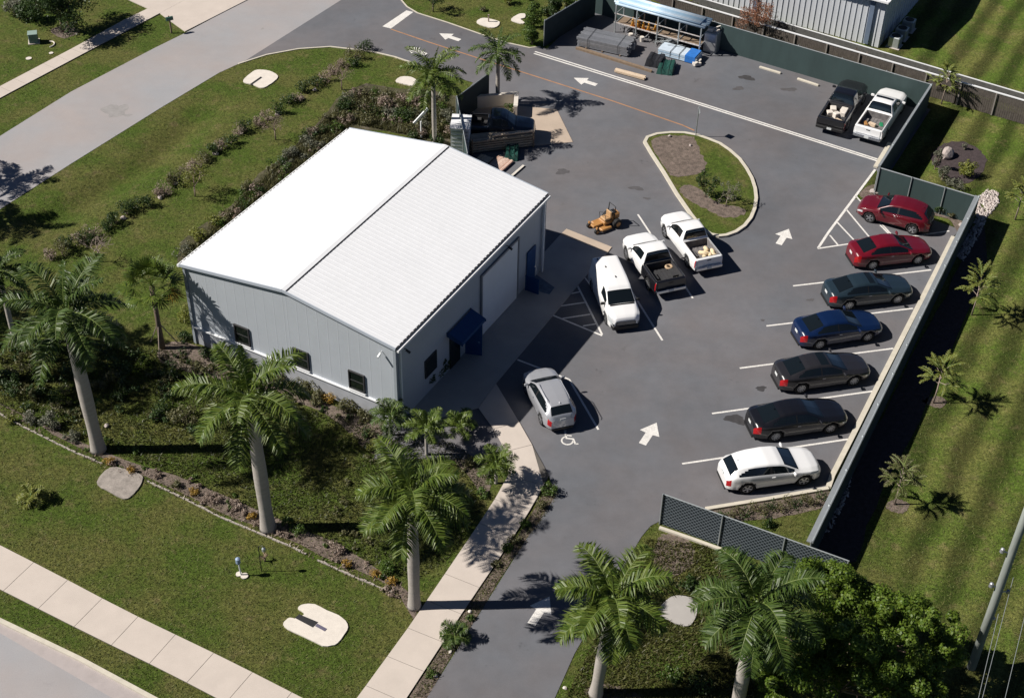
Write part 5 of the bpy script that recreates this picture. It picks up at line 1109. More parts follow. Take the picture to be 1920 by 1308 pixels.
def mass(label, poly, n, m, seed, r0, r1, h0, h1, leaf=.09, per=420):
    rnd = np.random.RandomState(seed); P = np.array(Gs(poly))[:, :2]; pt = rnd.uniform(P.min(0), P.max(0), (n*6, 2)); pt = pt[inpoly(pt, P)][:n]; mb = MB()
    for p in pt:
        r_ = rnd.uniform(r0, r1); h = rnd.uniform(h0, h1); cs = clumps(7, (r_*.8, r_*.8, h*.42), rnd, h*.5, .03)+[p[0], p[1], 0]
        cloud(mb, int(per*r_), cs, rnd.uniform(.25, .4, (len(cs), 1))*min(r_, h)*1.3*np.ones((1, 3)), leaf, rnd, asp=1.4)
    tag(mb.build('undergrowth', m), label, 'undergrowth', None, 'stuff')
mass('dark shaded undergrowth behind the big leaning palm at the left', [(-10, 640), (100, 640), (240, 660), (330, 700), (345, 790), (200, 790), (90, 780), (0, 760)], 40, M_leafdk, 1, .3, .8, .3, .8)
mass('olive undergrowth behind the big leaning palm at the left', [(-10, 640), (100, 640), (240, 660), (330, 700), (345, 790), (200, 790), (90, 780), (0, 760)], 22, M_leafol, 2, .25, .6, .25, .6)
mass('olive weeds in the shade left of the third palm', [(560, 850), (700, 850), (880, 880), (900, 950), (820, 1040), (700, 1050), (600, 1000)], 14, M_leafol, 3, .15, .35, .12, .3, .08)
mass('small dry and silvery plants crowding the edging bed', [(20, 772), (110, 800), (250, 850), (470, 950), (640, 1020), (740, 1080), (760, 1130), (640, 1066), (470, 985), (330, 925), (150, 845)], 40, M_dry, 4, .12, .32, .12, .3, .07, 600)
mass('low green plants crowding the edging bed', [(20, 760), (110, 790), (250, 840), (470, 940), (640, 1010), (740, 1070), (760, 1130), (640, 1062), (470, 980), (330, 920), (150, 840)], 34, M_leaf, 5, .12, .30, .12, .32, .07, 600)
mass('olive plants along the wall bed under the workshop windows', [(345, 640), (420, 660), (560, 735), (700, 790), (760, 830), (700, 850), (600, 780), (430, 720), (320, 680)], 26, M_leafol, 6, .15, .4, .15, .4, .08, 500)
mass('dark plants along the wall bed under the workshop windows', [(345, 640), (420, 660), (560, 735), (700, 790), (760, 830), (700, 850), (600, 780), (430, 720), (320, 680)], 16, M_leafdk, 7, .15, .4, .15, .45, .08, 500)
# edging stones: one continuous row of small stones
r = np.random.RandomState(12)
for nm, run in (('left', [(-40, 757), (0, 776), (50, 803), (143, 849), (190, 868)]), ('middle', [(277, 902), (340, 932), (413, 969), (473, 994), (547, 1025), (572, 1038)]), ('right', [(595, 1050), (640, 1070), (690, 1092), (737, 1110)])):
    E_ = np.array(Gs(run)); cl = np.concatenate([[0], np.cumsum(np.linalg.norm(np.diff(E_, axis=0), axis=1))]); u = 0; eg = MB(); eg.ribbon(E_, .05, -.03, .012)
    while u < cl[-1]:
        l = r.uniform(.10, .24); p_ = np.array([np.interp(u+l/2, cl, E_[:, k]) for k in range(3)]); q_ = np.array([np.interp(u+l/2+.1, cl, E_[:, k]) for k in range(3)])-p_
        if r.rand() < .8: eg.box((p_[0]+r.normal()*.01, p_[1]+r.normal()*.01, .02), (l*.9, r.uniform(.05, .09), r.uniform(.05, .08)), rz=math.atan2(q_[1], q_[0])+r.normal()*.1)
        u += l
    tag(eg.build('stone_edging', M_edge), nm+' run of the pale edging stones between the lawn and the planting bed', 'edging')
# ------------------------------------------------------------------ yard goods and small things
M_wood = mat('lumber', (.50, .38, .26), .85, var=.22, scale=8, island=(.62, .50, .38))
M_woodold = mat('old timber', (.20, .145, .10), .9, var=.25, scale=5)
M_steel = mat('steel studs', (.30, .31, .33), .38, metal=.6, var=.15, scale=6, island=(.42, .43, .46))
M_sheet = mat('pale blue sheet', (.27, .42, .56), .35, var=.12, scale=2, island=(.52, .60, .68))
M_tarp = mat('black tarp', (.02, .021, .026), .5, var=.3)
M_tarpg = mat('green tarp', (.012, .06, .048), .55, var=.2, scale=2)
M_cone = mat('cone yellow', (.55, .26, .04), .6, var=.1)
M_block = mat('painted block', (.62, .58, .52), .85, var=.08, scale=2)
M_orangep = mat('machine orange', (.40, .20, .065), .4, var=.08, coat=.5)
def frame(a, b, z=0.):                     # thing placed on the ground line a->b (pixels); returns loc, angle, length
    A, B_ = G(*a, z)*[1, 1, 0], G(*b, z)*[1, 1, 0]; d = B_-A; return A, math.atan2(d[1], d[0]), float(np.linalg.norm(d))
# steel stud stack
A, an, L = frame((1086, 89), (1172, 108)); t = thing('stud_stack', 'stack of grey steel studs on the ground in the pipe yard', 'steel stack', A, an)
r = np.random.RandomState(1); bb = MB()
for k in range(6):
    for j in range(11): bb.box((L/2+r.uniform(-.12, .12), .1+j*.155, .14+k*.115), (L+.3, .13, .095))
bb.build('studs', M_steel, t); 
for x in (.5, L*.5, L-.4): MB().box((x, .85, .05), (.09, 1.8, .07)).build('bearer', M_woodold, t)
for x in (.6, L-.6): MB().tube([(x, -.02, .08), (x, -.02, .80), (x, 1.75, .80), (x, 1.75, .08)], .014, 5).build('strap', M_tarp, t)
A, an, L = frame((1080, 92), (1222, 136)); single('timber_beam', MB().box((L/2, 0, .08), (L, .15, .16)).box((L/2-.3, .17, .06), (L-.8, .12, .12)), M_woodold, A, 'long brown timber beam lying in front of the steel studs', 'timber', rz=an)
def bundle(label, a, b, wdt, nj, nk, th, m, name='lumber_bundle', z=.0, seed=0, jit=.1, gap=.01, cat='lumber'):
    A, an, L = frame(a, b); r = np.random.RandomState(seed); bb = MB()
    for k in range(nk):
        for j in range(nj): bb.box((L/2+r.uniform(-jit, jit), (j+.5)*wdt/nj, .06+th*(k+.5)+k*.004), (L, wdt/nj-gap, th), rz=r.uniform(-.01, .01))
    t = thing(name, label, cat, A+np.array([0, 0, z]), an); bb.build('boards', m, t)
    for x in (.3, L-.3): MB().box((x, wdt/2, .03), (.08, wdt, .05)).build('bearer', M_woodold, t)
    return t
bundle('pale lumber bundle lying alone beside the white double line', (1152, 137), (1208, 152), .42, 4, 2, .06, M_wood, seed=2)
bundle('pale boards on the ground half under the workshop roof edge', (906, 318), (925, 300), .9, 9, 3, .035, M_wood, seed=3)
bundle('reddish striped boards on the ground nearer the drive', (935, 330), (962, 306), 1.1, 12, 3, .035, mat('lumber pink', (.42, .26, .20), .85, var=.3, scale=8, island=(.62, .48, .40)), seed=4)
bundle('loose narrow plank pair at the right of the striped boards', (963, 331), (985, 312), .16, 2, 1, .04, M_block, seed=5)
def tarped(label, a, b, wdt, h, m, seed):
    A, an, L = frame(a, b); t = thing('wrapped_bundle', label, 'bundle', A, an); n1, n2 = 14, 10; r = np.random.RandomState(seed); V = []; x = np.linspace(0, 1, n1); y = np.linspace(0, 1, n2)
    for i in x:
        for j in y:
            e = min(i, 1-i, j, 1-j); V.append((i*L, j*wdt, h*min(1, e/.06+.0)*(1+.0)+r.uniform(-.015, .02)+(.04*sin(i*9)) if e > 0 else 0))
    k = np.array([[i*n2+j, (i+1)*n2+j, (i+1)*n2+j+1, i*n2+j+1] for i in range(n1-1) for j in range(n2-1)]); mb = MB(); mb.add(V, [k]); mb.build('cover', m, t)
    for u in (.3, .7): MB().tube([(L*u, -.01, 0), (L*u, -.01, h+.03), (L*u, wdt+.01, h+.03), (L*u, wdt+.01, 0)], .015, 5).build('strap', M_blackpl, t)
    return t
tarped('black wrapped bundle beside the green one in the pipe yard', (1208, 124), (1240, 130), 1.35, .5, M_tarp, 1)
tarped('dark green wrapped bundle on the ground in the pipe yard', (1230, 139), (1262, 143), 1.75, .38, M_tarpg, 2)
tarped('dark green wrapped slab on the lumber in front of the small yard', (946, 302), (972, 303), 1.7, .35, M_tarpg, 3)
# long pipe rack with rolls on top
A, an, L = frame((1150, 60), (1312, 106)); t = thing('storage_rack', 'long steel storage rack topped with pale blue sheets along the back fence', 'rack', A, an)
for i in range(5):
    x = .1+i*(L-.2)/4
    for y in (0, 1.35): MB().box((x, y, 1.05), (.08, .08, 2.1)).build('post', M_galv, t)
    for z in (.75, 1.45, 2.08): MB().box((x, .68, z), (.05, 1.4, .06)).build('cross_arm', M_galv, t)
MB().box((L/2, 0, .78), (L, .05, .08)).box((L/2, 0, 1.48), (L, .04, .06)).build('front_beam', mat('hazard beam', (.5, .46, .44), .5, var=.6, scale=9), t)
MB().box((L/2, .75, .70), (L-.3, 1.1, .04)).build('shelf', M_woodold, t)
bb = MB(); r = np.random.RandomState(4)
for j in range(9): bb.tube([(-.2+r.uniform(-.2, .2), .08+j*.16, 2.2+.07*sin(j)), (L+.1, .08+j*.16, 2.2+.07*sin(j))], .085, 8)
for j in range(7): bb.tube([(.2, .18+j*.17, 2.34), (L-.3, .18+j*.17, 2.34)], .08, 8)
single('sheet_rolls', bb, M_sheet, A, 'pale blue and white rolls lying along the top of the storage rack', 'rolls', rz=an, smooth=True)
cs_, sn_ = cos(an), sin(an)
def on(A, an, x, y, z): return A+np.array([x*cos(an)-y*sin(an), x*sin(an)+y*cos(an), z])
for i in range(6):
    c = MB(); c.tube([(0, 0, .02), (0, 0, .70)], [.13, .03], 12); c.box((0, 0, .015), (.34, .34, .03)); rr = c
    x = L*.20+i*.42 if i < 4 else L*.25+(i-4)*1.3; y = .25 if i < 4 else .62
    o = thing('traffic_cone', (ORD[i]+' traffic cone from the left in the front row on the rack shelf' if i < 4 else ['left', 'right'][i-4]+' traffic cone of the two behind the row on the rack shelf'), 'traffic cone', on(A, an, x, y, .72), an, 'traffic cones on the rack shelf')
    MB().tube([(0, 0, .02), (0, 0, .70)], [.13, .03], 12).build('cone', M_cone, o, smooth=True); MB().box((0, 0, .015), (.34, .34, .03)).build('base', M_cone, o)
r = np.random.RandomState(8)
bb = MB()
for i in range(46): x, y = r.uniform(L*.48, L*.72), r.uniform(-.7, 1.2); a = r.uniform(-.5, .5)+(.5 if i % 3 else 1.6); q = r.uniform(.5, 1.3); z = r.uniform(.1, .55); bb.tube([(x, y, z), (x+cos(a)*q, y+sin(a)*q*.6, z+r.uniform(-.1, .3))], .022, 5)
single('post_pile', bb, M_galv, A, 'jumbled heap of thin metal posts and brackets below the rack', 'metal posts', rz=an)
bb = MB()
for i in range(26): x, y = r.uniform(.2, L*.42), r.uniform(-.4, 1.2); a = r.uniform(0, 3); q = r.uniform(.3, .9); z = r.uniform(.05, .5); bb.tube([(x, y, z), (x+cos(a)*q, y+sin(a)*q, z+.15)], .03, 6)
single('fitting_pile', bb, M_steel, A, 'scattered steel fittings in the shade under the left half of the rack', 'metal fittings', rz=an)
for i, (x, y) in enumerate(((1182, 72), (1203, 78), (1187, 92))): 
    p = G(x, y); single('pail', MB().tube([(0, 0, 0), (0, 0, .36), (0, 0, .37), (0, 0, .33)], [.13, .16, .16, .13], 12), M_white_slab, p, ['white pail farthest under the rack', 'white pail in the middle under the rack', 'white pail at the front foot of the rack'][i], 'pail', 'white pails')
A2, an2, L2 = frame((1234, 103), (1305, 122)); t = thing('sheet_stack', 'stack of light blue sheets on the ground at the right end of the rack', 'sheet stack', A2, an2); bb = MB(); r = np.random.RandomState(2)
for k in range(7): bb.box((L2/2+r.uniform(-.06, .06), .55+r.uniform(-.03, .03), .10+k*.06), (L2, 1.15, .055))
bb.build('sheets', M_sheet, t); MB().box((L2*.83, .55, .54), (.75, 1.2, .03)).box((L2*.83, -.055, .3), (.75, .02, .48)).build('blue_wrap', mat('blue wrap', (.03, .16, .50), .4, var=.2, scale=5), t)
for x in (.9, L2*.55): MB().tube([(x, -.04, .05), (x, -.04, .53), (x, 1.14, .53)], .02, 5).build('strap', M_blackpl, t)
p = G(1306, 122); single('crumpled_wrap', MB().box((0, 0, .12), (.5, .45, .2), rz=.4).box((.15, .2, .25), (.3, .3, .15), rz=1.1).box((-.1, -.2, .2), (.35, .2, .2), rz=.8), M_white_slab, p, 'crumpled white wrapping at the end of the blue sheet stack', 'wrapping')
p = G(1333, 95); t = thing('tool_cabinet', 'grey steel cabinet with white odds and ends on top at the rack end', 'cabinet', p, an)
MB().box((0, 0, .75), (.95, .8, 1.5), bev=.03).build('cabinet_body', M_galv, t); MB().box((0, -.41, .75), (.85, .02, 1.35)).build('cabinet_door', M_steel, t)
single('boxes_on_cabinet', MB().box((-.2, 0, .12), (.4, .35, .22), rz=.3).box((.22, .12, .09), (.3, .3, .16), rz=-.4).tube([(-.4, -.2, .06), (.4, .3, .4)], .05, 8), M_white_slab, p+np.array([0, 0, 1.5]), 'white boxes and a tube on top of the steel cabinet', 'boxes', rz=an)
# small yard
pc = Gs([(882, 203), (968, 196), (966, 223)], 0)
t = thing('block_wall', 'low white block wall around the navy pickup', 'wall', pc[0])
for i, (a, b) in enumerate(((pc[0], pc[1]), (pc[1], pc[2]))):
    d = b-a; l = np.linalg.norm(d[:2]); q = math.atan2(d[1], d[0]); m_ = MB(); m_.box(((a+b)/2-pc[0]+[0, 0, .42]), (l+(.22 if i == 0 else -.22), .22, .84), rz=q); m_.build('wall_leg', M_block, t); m_ = MB(); m_.box(((a+b)/2-pc[0]+[0, 0, .87]), (l+(.28 if i == 0 else -.28), .28, .06), rz=q); m_.build('coping', M_white_slab, t)
A, an, L = frame((884, 290), (1001, 276)); t = thing('lumber_rack', 'stacked rack of long grey and tan boards in front of the navy pickup', 'lumber', A, an); bb = MB(); r = np.random.RandomState(6)
for k in range(5):
    for j in range(6): bb.box((L/2+r.uniform(-.1, .1), .1+j*.16, .16+k*.17), (L, .14, .11))
bb.build('boards', mat('grey boards', (.26, .22, .17), .85, var=.2, scale=3, island=(.48, .40, .30)), t); 
bb = MB(); bb.box((L*.68, .35, 1.03), (L*.66, .28, .07)); bb.build('top_boards', M_wood, t)
for k in range(5):
    for x in (.4, L/2, L-.4): MB().box((x, .5, .085+k*.17), (.08, 1.0, .05)).build('bearer', M_woodold, t)
for x in (.05, L-.05): MB().box((x, -.02, .55), (.07, .07, 1.1)).build('post', M_woodold, t)
p = (G(845, 287)+G(876, 288))/2+np.array([.1, .75, 0]); t = thing('storage_box', 'white roofed storage box between the workshop roof and the green fence', 'shed', p, -.05)
MB().box((0, 0, .9), (1.15, 1.6, 1.8)).build('wall', M_door, t); MB().box((0, 0, 1.84), (1.25, 1.75, .08)).build('roof', M_roof, t)
for k in range(6): MB().box((0, -.82, .3+k*.26), (1.05, .03, .06)).build('slat', M_galv, t)
p = G(790, 258, 0); single('plank', MB().box((0, 0, 1.6), (.16, .08, 1.3), R=np.array(Matrix.Rotation(rad(50), 3, 'Y'))).box((0, 0, .6), (.08, .08, 1.2)), M_trim, p, 'white plank end sticking up behind the workshop roof', 'plank', rz=.5)
# zero turn mower
p = G(1133, 424); t = thing('mower', 'small orange ride on mower standing beside the pickups', 'mower', p, rad(215))
MB().box((-.25, 0, .42), (1.0, .62, .18), bev=.03).box((.55, 0, .36), (.75, .34, .12), bev=.02).build('chassis', M_orangep, t)
MB().box((-.62, 0, .66), (.62, .58, .34), bev=.07).build('engine_hood', M_orangep, t)
MB().box((-.60, 0, .86), (.3, .36, .10), bev=.03).build('air_filter', M_blackpl, t)
MB().box((-.05, 0, .60), (.46, .50, .13), bev=.04).box((-.30, 0, .82), (.12, .48, .42), bev=.04).build('seat', mat('tan seat', (.42, .26, .13), .6, var=.1), t)
MB().box((.22, 0, .20), (.75, 1.15, .13), bev=.04).build('mower_deck', M_orangep, t)
for s_ in (1, -1):
    wo = MB().tube([(0, -.13, 0), (0, -.10, 0), (0, .10, 0), (0, .13, 0)], [.24, .29, .29, .24], 20).build('wheel', M_rubber, t); wo.location = (-.55, s_*.50, .29)
    MB().tube([(0, -.15, 0), (0, .15, 0)], .15, 14).build('rim', M_orangep, wo)
    wo = MB().tube([(0, -.08, 0), (0, -.06, 0), (0, .06, 0), (0, .08, 0)], [.13, .16, .16, .13], 16).build('wheel', M_rubber, t); wo.location = (.85, s_*.38, .16)
    MB().tube([(0, -.095, 0), (0, .095, 0)], .09, 12).build('rim', M_orangep, wo)
    MB().box((.85, s_*.38, .36), (.08, .12, .16)).build('caster_fork', M_orangep, t)
    MB().tube([(.12, s_*.30, .45), (.20, s_*.30, .95), (.12, s_*.06, 1.0)], .018, 6).build('control_lever', M_blackpl, t)
MB().tube([(-.45, .30, .5), (-.52, .30, 1.35), (-.52, -.30, 1.35), (-.45, -.30, .5)], .028, 8).build('roll_bar', M_blackpl, t)
# sign pole on the island
p = G(1304.5, 254, .1); t = thing('sign_post', 'thin grey sign post at the top of the kerbed island, sign turned edge on', 'sign', p, rad(8)); hS = 2.15
MB().box((0, 0, hS/2), (.05, .05, hS)).build('post', M_galv, t); MB().box((.035, 0, hS-.28), (.012, .46, .46), R=np.array(Matrix.Rotation(rad(45), 3, 'X'))).build('sign_panel', M_galv, t)
# mailbox and utility box
p = G(321.5, 62); t = thing('mailbox', 'green mailbox on a post by the far driveway', 'mailbox', p, rad(30)); MB().box((0, 0, .5), (.10, .10, 1.0)).build('post', M_woodold, t)
b_ = MB(); b_.box((0, 0, 1.08), (.50, .20, .16)); b_.tube([(-.25, 0, 1.16), (.25, 0, 1.16)], .10, 12); b_.build('box', mat('mailbox green', (.04, .10, .08), .4, var=.1), t); MB().box((0, .12, 1.2), (.08, .015, .16)).build('flag', M_red, t)
p = G(64, 79); t = thing('utility_cabinet', 'grey green utility cabinet on the lawn at the top left', 'utility box', p, rad(15))
MB().box((0, 0, .36), (.62, .60, .66), bev=.03).build('cabinet_body', mat('cabinet green', (.16, .22, .20), .5, var=.08), t); MB().box((0, 0, .02), (.78, .78, .06)).build('pad', M_conc, t); MB().box((0, 0, .71), (.66, .64, .05), bev=.01).build('lid', mat('cabinet lid', (.24, .32, .29), .5), t)
c = G(93, 84); th = np.linspace(-1.2, 1.9, 14); single('white_hose', MB().tube([(c[0]+.30*cos(a)*1.1, c[1]+.42*sin(a), .03) for a in th], .05, 6), M_white_slab, (0, 0, 0), 'curved white pipe on the lawn beside the utility cabinet', 'pipe')
for i, (x, y) in enumerate(((54, 110), (96, 100))): single('valve_cover', MB().tube([(0, 0, 0), (0, 0, .03)], .2-.05*i, 16), M_white_slab, G(x, y), ['larger round white cover on the top left lawn', 'smaller round white cover near the curved pipe'][i], 'cover', 'round covers on the lawn')
# well post and feeder on the lawn
p = G(452, 1078); t = thing('vent_post', 'white post with a blue grey cap standing on two white discs', 'post', p); hv = hof((450, 1077), (449, 1046))
MB().tube([(0, 0, 0), (-.04, 0, hv)], .035, 8).build('post', M_trim, t); MB().tube([(-.04, 0, hv-.32), (-.04, 0, hv-.25), (-.04, 0, hv), (-.04, 0, hv+.05)], [.08, .11, .11, .04], 12).build('cap', mat('cap blue', (.25, .33, .46), .5, var=.05), t)
MB().tube([(-.1, .05, 0), (-.1, .05, .05)], .14, 16).build('base_disc', M_white_slab, t); MB().tube([(.16, -.05, 0), (.16, -.05, .05)], .17, 16).build('base_disc', M_white_slab, t)
p = G(490.5, 1070); hv = hof((490, 1070), (484, 1024)); t = thing('garden_pole', 'dark thin pole with a small hanging lantern on the lawn', 'pole', p); MB().tube([(0, 0, 0), (0, 0, hv), (.2, 0, hv+.05), (.22, 0, hv-.05)], .02, 6).build('pole', M_blackpl, t); MB().tube([(.22, 0, hv-.32), (.22, 0, hv-.28), (.22, 0, hv-.12), (.22, 0, hv-.05)], [.05, .09, .09, .02], 8).build('lantern', M_galv, t)
tree('small dead stump with twigs behind the dark pole', (497, 1051), .45, .28, M_dry, 71, 'dead_stump', 0, .05, M_woodold, None, 2, .1, .5, .05)
# white drainage slabs
def slab_px(name, label, px, slot=None, seed=0, m=M_white_slab):
    P0 = np.mean(Gs(px), axis=0); t = thing(name, label, 'concrete slab', P0); pts = [p-P0 for p in blob(px, 0, seed, .012, 60)]; MB().slab(pts, -.02, .05).build('slab', m, t)
    if slot: 
        q = [p-P0 for p in Gs(slot)]; MB().slab(q, .03, .054).build('grate_slot', M_dark, t)
    return t
slab_px('drain_slab', 'white slab with a dark slot on the lawn above the shrub row', [(456, 153), (475, 135), (488, 132), (505, 134), (519, 141), (520, 148), (505, 160), (491, 166), (475, 160)], [(469, 159), (489, 145), (492, 147), (472, 161)], 1)
slab_px('drain_slab', 'large white slab with two dark plates on the front lawn', [(531, 1170), (536, 1163), (544, 1158), (553, 1160), (562, 1156), (571, 1151), (566, 1146), (559, 1141), (562, 1136), (570, 1133), (590, 1133), (612, 1144), (635, 1154), (648, 1164), (653, 1176), (645, 1190), (633, 1206), (622, 1210), (605, 1211), (575, 1196), (540, 1180)], [(553, 1159), (561, 1152), (597, 1167), (587, 1177)], 2)
p = G(602, 1177); single('steel_plate', MB().box((0, 0, .062), (.52, .16, .012)), mat('plate violet grey', (.12, .11, .16), .5), p, 'thin grey plate lying on the large white slab', 'plate', rz=rad(-31))
slab_px('drain_slab', 'white slab with a stub post on the lawn above the yellow line', [(894, 43), (905, 35), (925, 38), (937, 43), (930, 52), (915, 52)], None, 3)
p = G(916, 42); single('stub_post', MB().tube([(0, 0, 0), (0, 0, .55)], .05, 8).box((0, 0, .55), (.12, .12, .1)), M_barkp, p, 'short stub post on the white slab above the yellow line', 'post')
slab_px('drain_slab', 'white slab in two pieces beside the tall green bush', [(958, 38), (972, 28), (984, 27), (984, 34), (976, 37), (984, 44), (975, 45)], None, 4)
slab_px('drain_slab', 'white slab behind the palm at the workshop roof', [(742, 153), (752, 145), (772, 146), (785, 156), (777, 162), (755, 158)], None, 5)
slab_px('drain_slab', 'shaded bluish slab between the two lower palms', [(1236, 1140), (1262, 1118), (1298, 1122), (1310, 1140), (1294, 1172), (1270, 1170), (1238, 1155)], None, 6, M_apron)  # darker concrete in place of white, for the shade lying on it
slab_px('worn_slab', 'worn grey concrete slab let into the edging bed', [(182, 905), (205, 878), (235, 880), (268, 896), (240, 935), (205, 922)], None, 7, mat('worn concrete', (.27, .24, .215), .9, var=.3, scale=2.5, speck=.15, speckscale=14))
# wheel stops
for i, (a, b) in enumerate((((1424, 127), (1464, 139)), ((1495, 149), (1535, 162)))):
    A, an, L = frame(a, b); o = single('wheel_stop', MB().box((L/2, 0, .065), (L, .16, .13), bev=.03), M_kerb, A, ['left concrete wheel stop at the back fence', 'wheel stop nearest the black pickup at the back fence'][i], 'wheel stop', 'wheel stops', rz=an)
# utility pole with hardware and wires
p = G(1821, 1251); t = thing('utility_pole', 'grey wooden utility pole leaving the frame at the lower right', 'utility pole', p); PH = 11.5
MB().tube([(0, 0, 0), (0, 0, 4), (0, 0, 8), (0, 0, PH)], [.19, .175, .16, .14], 16).build('pole', mat('pole timber', (.22, .24, .22), .9, var=.2, scale=3, stretch=(6, 6, .6), local=True), t, smooth=True)
MB().box((0, 0, PH-.6), (.12, 2.4, .12)).build('crossarm', M_woodold, t)
for z, dx, dy in ((5.25, -.34, .05), (7.3, -.38, .05)): 
    m_ = MB(); m_.tube([(-.1, 0, z-.1), (dx, dy, z)], .03, 6); m_.tube([(dx, dy, z-.14), (dx, dy, z-.08), (dx, dy, z+.10), (dx, dy, z+.14)], [.04, .10, .08, .03], 12); m_.build('insulator', M_steel, t)
m_ = MB(); m_.tube([(.12, 0, 4.9), (.38, 0, 4.95)], .025, 6); m_.tube([(.38, 0, 4.86), (.38, 0, 5.02)], .06, 8); m_.build('insulator', M_steel, t)
m_ = MB(); m_.tube([(.15, .02, 0), (.14, .02, 4.9)], .03, 6); m_.build('conduit', M_galv, t)
m_ = MB(); m_.tube([(.2, 0, 3.2), (.24, 0, 3.3)], .05, 8); m_.build('white_cap', M_white_slab, t)
W = [((1900, 1082), (1843, 1308), 5.0), ((1872, 1150), (1836, 1308), 4.6), ((1919, 1165), (1886, 1308), 5.4)]
for i, (a, b, z) in enumerate(W):
    P0, P1 = G(*a, z), G(*b, z); d = P1-P0; P1 = P0+d*2.5; k = np.linspace(-.0 if i < 2 else -2., 1, 24); pts = np.array([P0+(P1-P0)*u for u in k]); pts[:, 2] -= .35*np.sin(pi*np.clip(k, 0, 1))
    single('wire', MB().tube(pts-P0, .012, 5), M_galv, P0, ['thin wire leaving the pole bracket toward the bottom edge, right of its twin', 'thin wire left of its twin, leaving low on the pole', 'thin wire nearest the right edge of the photo'][i], 'wire', 'wires at the utility pole')
# bed loads of the pickups
def load(truck, fn): 
    c, s_ = cos(truck.rotation_euler.z), sin(truck.rotation_euler.z); sx = truck.scale[0]; L_ = truck.location
    return lambda x, y, z: (L_[0]+(x*c*sx-y*s_), L_[1]+(x*s_*sx+y*c), L_[2]+z), truck.rotation_euler.z
trk = [o for o in C.objects if o.name.startswith('pickup_truck') and o.parent is None]
def find(k): return [o for o in trk if k in o['label']][0]
f, rz = load(find('pale sacks'), 0); r = np.random.RandomState(3)
for i in range(11):
    o = MB(); o.tube([(-.22, 0, 0), (-.17, 0, 0), (0, 0, 0), (.17, 0, 0), (.22, 0, 0)], [.03, .10, .13, .10, .03], 10); x = -2.45+.18*(i % 6)+r.uniform(-.05, .05); y = -.55+.25*(i//4)+r.uniform(-.05, .05)
    single('sack', o, mat('sack cloth', (.62, .50, .33), .9, var=.2, scale=6), f(x, y, .80+.14*(i % 2)), 'pale straw coloured sack heaped in the right rear of the white pickup bed', 'sack', 'sacks in the pickup bed', rz=rz+r.uniform(-.8, .8), smooth=True)
f, rz = load(find('empty black bed'), 0); o = MB(); th = np.linspace(0, 2*pi, 20); o.tube([(.17*cos(a), .17*sin(a), 0) for a in th], .075, 8); single('rope_coil', o, mat('rope', (.40, .29, .19), .9, var=.3, scale=12), f(-1.05, -.58, .86), 'tan coil of rope in the front corner of the black pickup bed', 'rope coil', smooth=True)
single('board', MB().box((0, 0, 0), (.75, .03, .05)), M_wood, f(-1.7, -.62, .78), 'thin pale stick lying in the black pickup bed', 'stick', rz=rz)
f, rz = load(find('white boxes'), 0)
for i, (x, y, sx, sy, sz) in enumerate(((-1.15, -.38, .55, .45, .4), (-1.1, .35, .5, .4, .3), (-1.65, .42, .4, .4, .3), (-1.7, -.05, .35, .4, .35), (-2.2, -.35, .5, .3, .18), (-1.55, -.45, .35, .35, .45))):
    single('carton', MB().box((0, 0, sz/2), (sx, sy, sz), bev=.03), M_white_slab if i != 4 else M_wood, f(x, y, .74), ['large white carton at the cab end of the black pickup bed, right side', 'white carton at the cab end of the black pickup bed, left side', 'white carton on the left of the black pickup bed', 'white carton in the middle of the black pickup bed', 'flat tan carton by the tailgate of the black pickup', 'tall white carton on the right of the black pickup bed'][i], 'carton', rz=rz+.3*i, group='cartons in the black pickup bed')
f, rz = load(find('orange tools'), 0)
for i, (x, y, c_) in enumerate(((-1.9, .45, 'o'), (-2.3, .1, 'w'), (-2.45, -.45, 'o'), (-1.6, -.5, 'g'), (-1.75, .05, 'w'))):
    single('tool_case', MB().box((0, 0, .1), (.5, .22, .2), bev=.02), {'o': M_orangep, 'w': M_wood, 'g': mat('case green', (.02, .2, .09), .5, var=.05)}[c_], f(x, y, .74), ['orange case on the left of the white pickup bed', 'tan case near the tailgate of the white pickup', 'orange case in the right rear of the white pickup bed', 'green case on the right of the white pickup bed', 'tan case in the middle of the white pickup bed'][i], 'tool case', rz=rz+.5+i, group='tool cases in the white pickup bed')
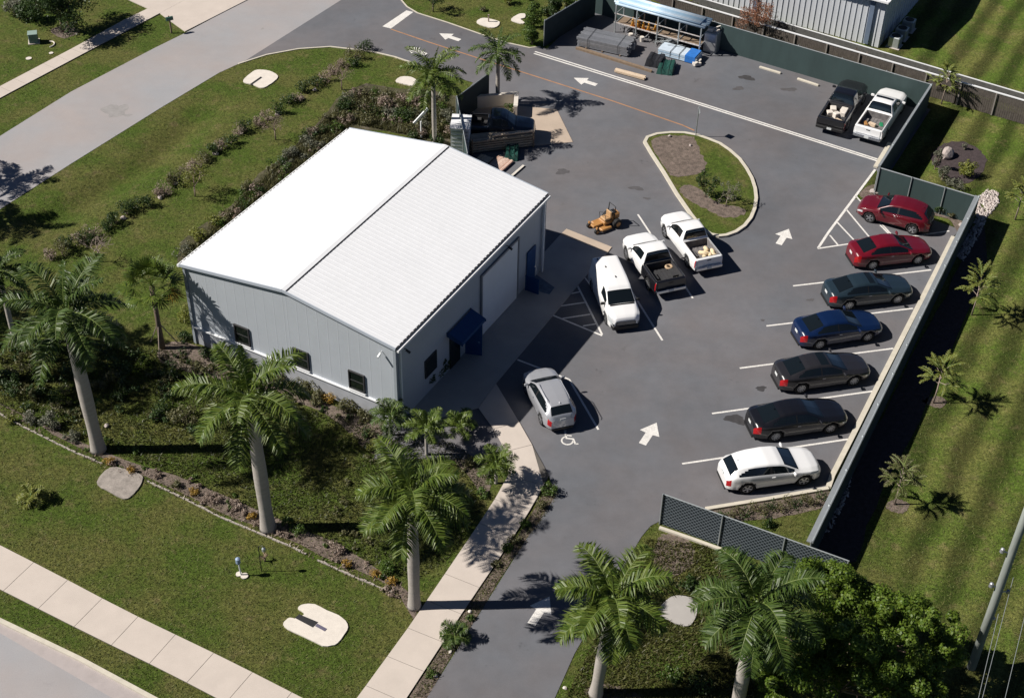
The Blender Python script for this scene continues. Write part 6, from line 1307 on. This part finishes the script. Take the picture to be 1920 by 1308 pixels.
# lawn blades (uncountable)
def blades():
    r = np.random.RandomState(99); n = 330000; px = np.stack([r.uniform(-20, 1940, n), r.uniform(-20, 1330, n)], 1)
    d = cR[None]*((px[:, 0:1]-960)/QF)-cU[None]*((px[:, 1:2]-654)/QF)+cF[None]; P = CAM[None]+d*(-QH/d[:, 2:3]); xy = P[:, :2]
    keep = np.ones(n, bool)
    for poly in EXCL: keep &= ~inpoly(xy, np.array(poly)[:, :2])
    xy = xy[keep]; k = len(xy); z = gz(xy[:, 0], xy[:, 1]); a = r.uniform(0, 2*pi, k); h = .075*r.uniform(.5, 1.3, k); w2 = r.uniform(.012, .026, k)
    b = np.stack([xy[:, 0], xy[:, 1], z-.01], 1); s_ = np.stack([np.cos(a), np.sin(a), np.zeros(k)], 1)*w2[:, None]; tip = b+np.stack([r.normal(size=k)*h*.9, r.normal(size=k)*h*.9, h], 1)
    V = np.stack([b-s_, b+s_, tip], 1).reshape(-1, 3); q = np.arange(k)*3; mb = MB(); mb.add(V, [np.stack([q, q+1, q+2], 1)])
    o = mb.build('grass', mat('blade', (.058, .088, .014), .7, var=.3, scale=.7, island=(.155, .155, .045), trans=.2)); tag(o, 'short mown grass blades of the lawns', 'grass', None, 'stuff')
WPX = [(897, 766), (917, 791), (945, 838), (960, 879), (923, 945), (853, 1049), (767, 1175), (670, 1308), (600, 1402), (700, 1402), (763, 1308), (867, 1149), (953, 1022), (1007, 935), (1029, 892), (1017, 869), (975, 795), (930, 720)]
EXCL = [Gs(q) for q in (street_px, fs_px, lot_px, WPX, apron_px, [(-180, 932), (0, 1022.5), (97, 1072), (233, 1144), (433, 1240), (570, 1310), (780, 1417), (600, 1410), (405, 1308), (317, 1262), (177, 1194), (40, 1125), (0, 1105), (-190, 1008)],
    [(-110, 228), (0, 163), (143, 88), (230, 40), (280, 16), (306, 3), (345, 2), (322, 14), (300, 26), (160, 100), (0, 185), (-100, 243)], [(215, -20), (240, 0), (277, 17), (300, 26), (347, 60), (463, 1), (500, -20)], isl,
    [(-200, 1048), (0, 1152), (293, 1302), (500, 1400), (200, 1500), (-300, 1300)], [(868, 198), (960, 198), (1044, 206), (1074, 267), (1010, 273), (880, 276)], [(1838, 412), (1800, 500), (1740, 610), (1670, 745), (1600, 880), (1530, 1020), (1600, 1050), (1640, 950), (1720, 790), (1800, 620), (1850, 500)],
    [(531, 1170), (558, 1133), (590, 1133), (648, 1163), (653, 1176), (622, 1210), (605, 1211)], [(456, 153), (475, 135), (505, 134), (520, 148), (491, 166)], [(894, 43), (905, 35), (937, 43), (930, 52)], [(182, 905), (205, 878), (268, 896), (240, 935)], [(1236, 1140), (1262, 1118), (1298, 1122), (1310, 1140), (1294, 1172), (1270, 1170), (1238, 1155)], [(1745, 300), (1760, 275), (1800, 265), (1835, 280), (1850, 305), (1830, 335), (1800, 345), (1770, 325)])]
EXCL.append([BO+BA*u+BB*v for u, v in ((0, 0), (BW, 0), (BW, BL), (0, BL))])
blades()
#@@NEXT
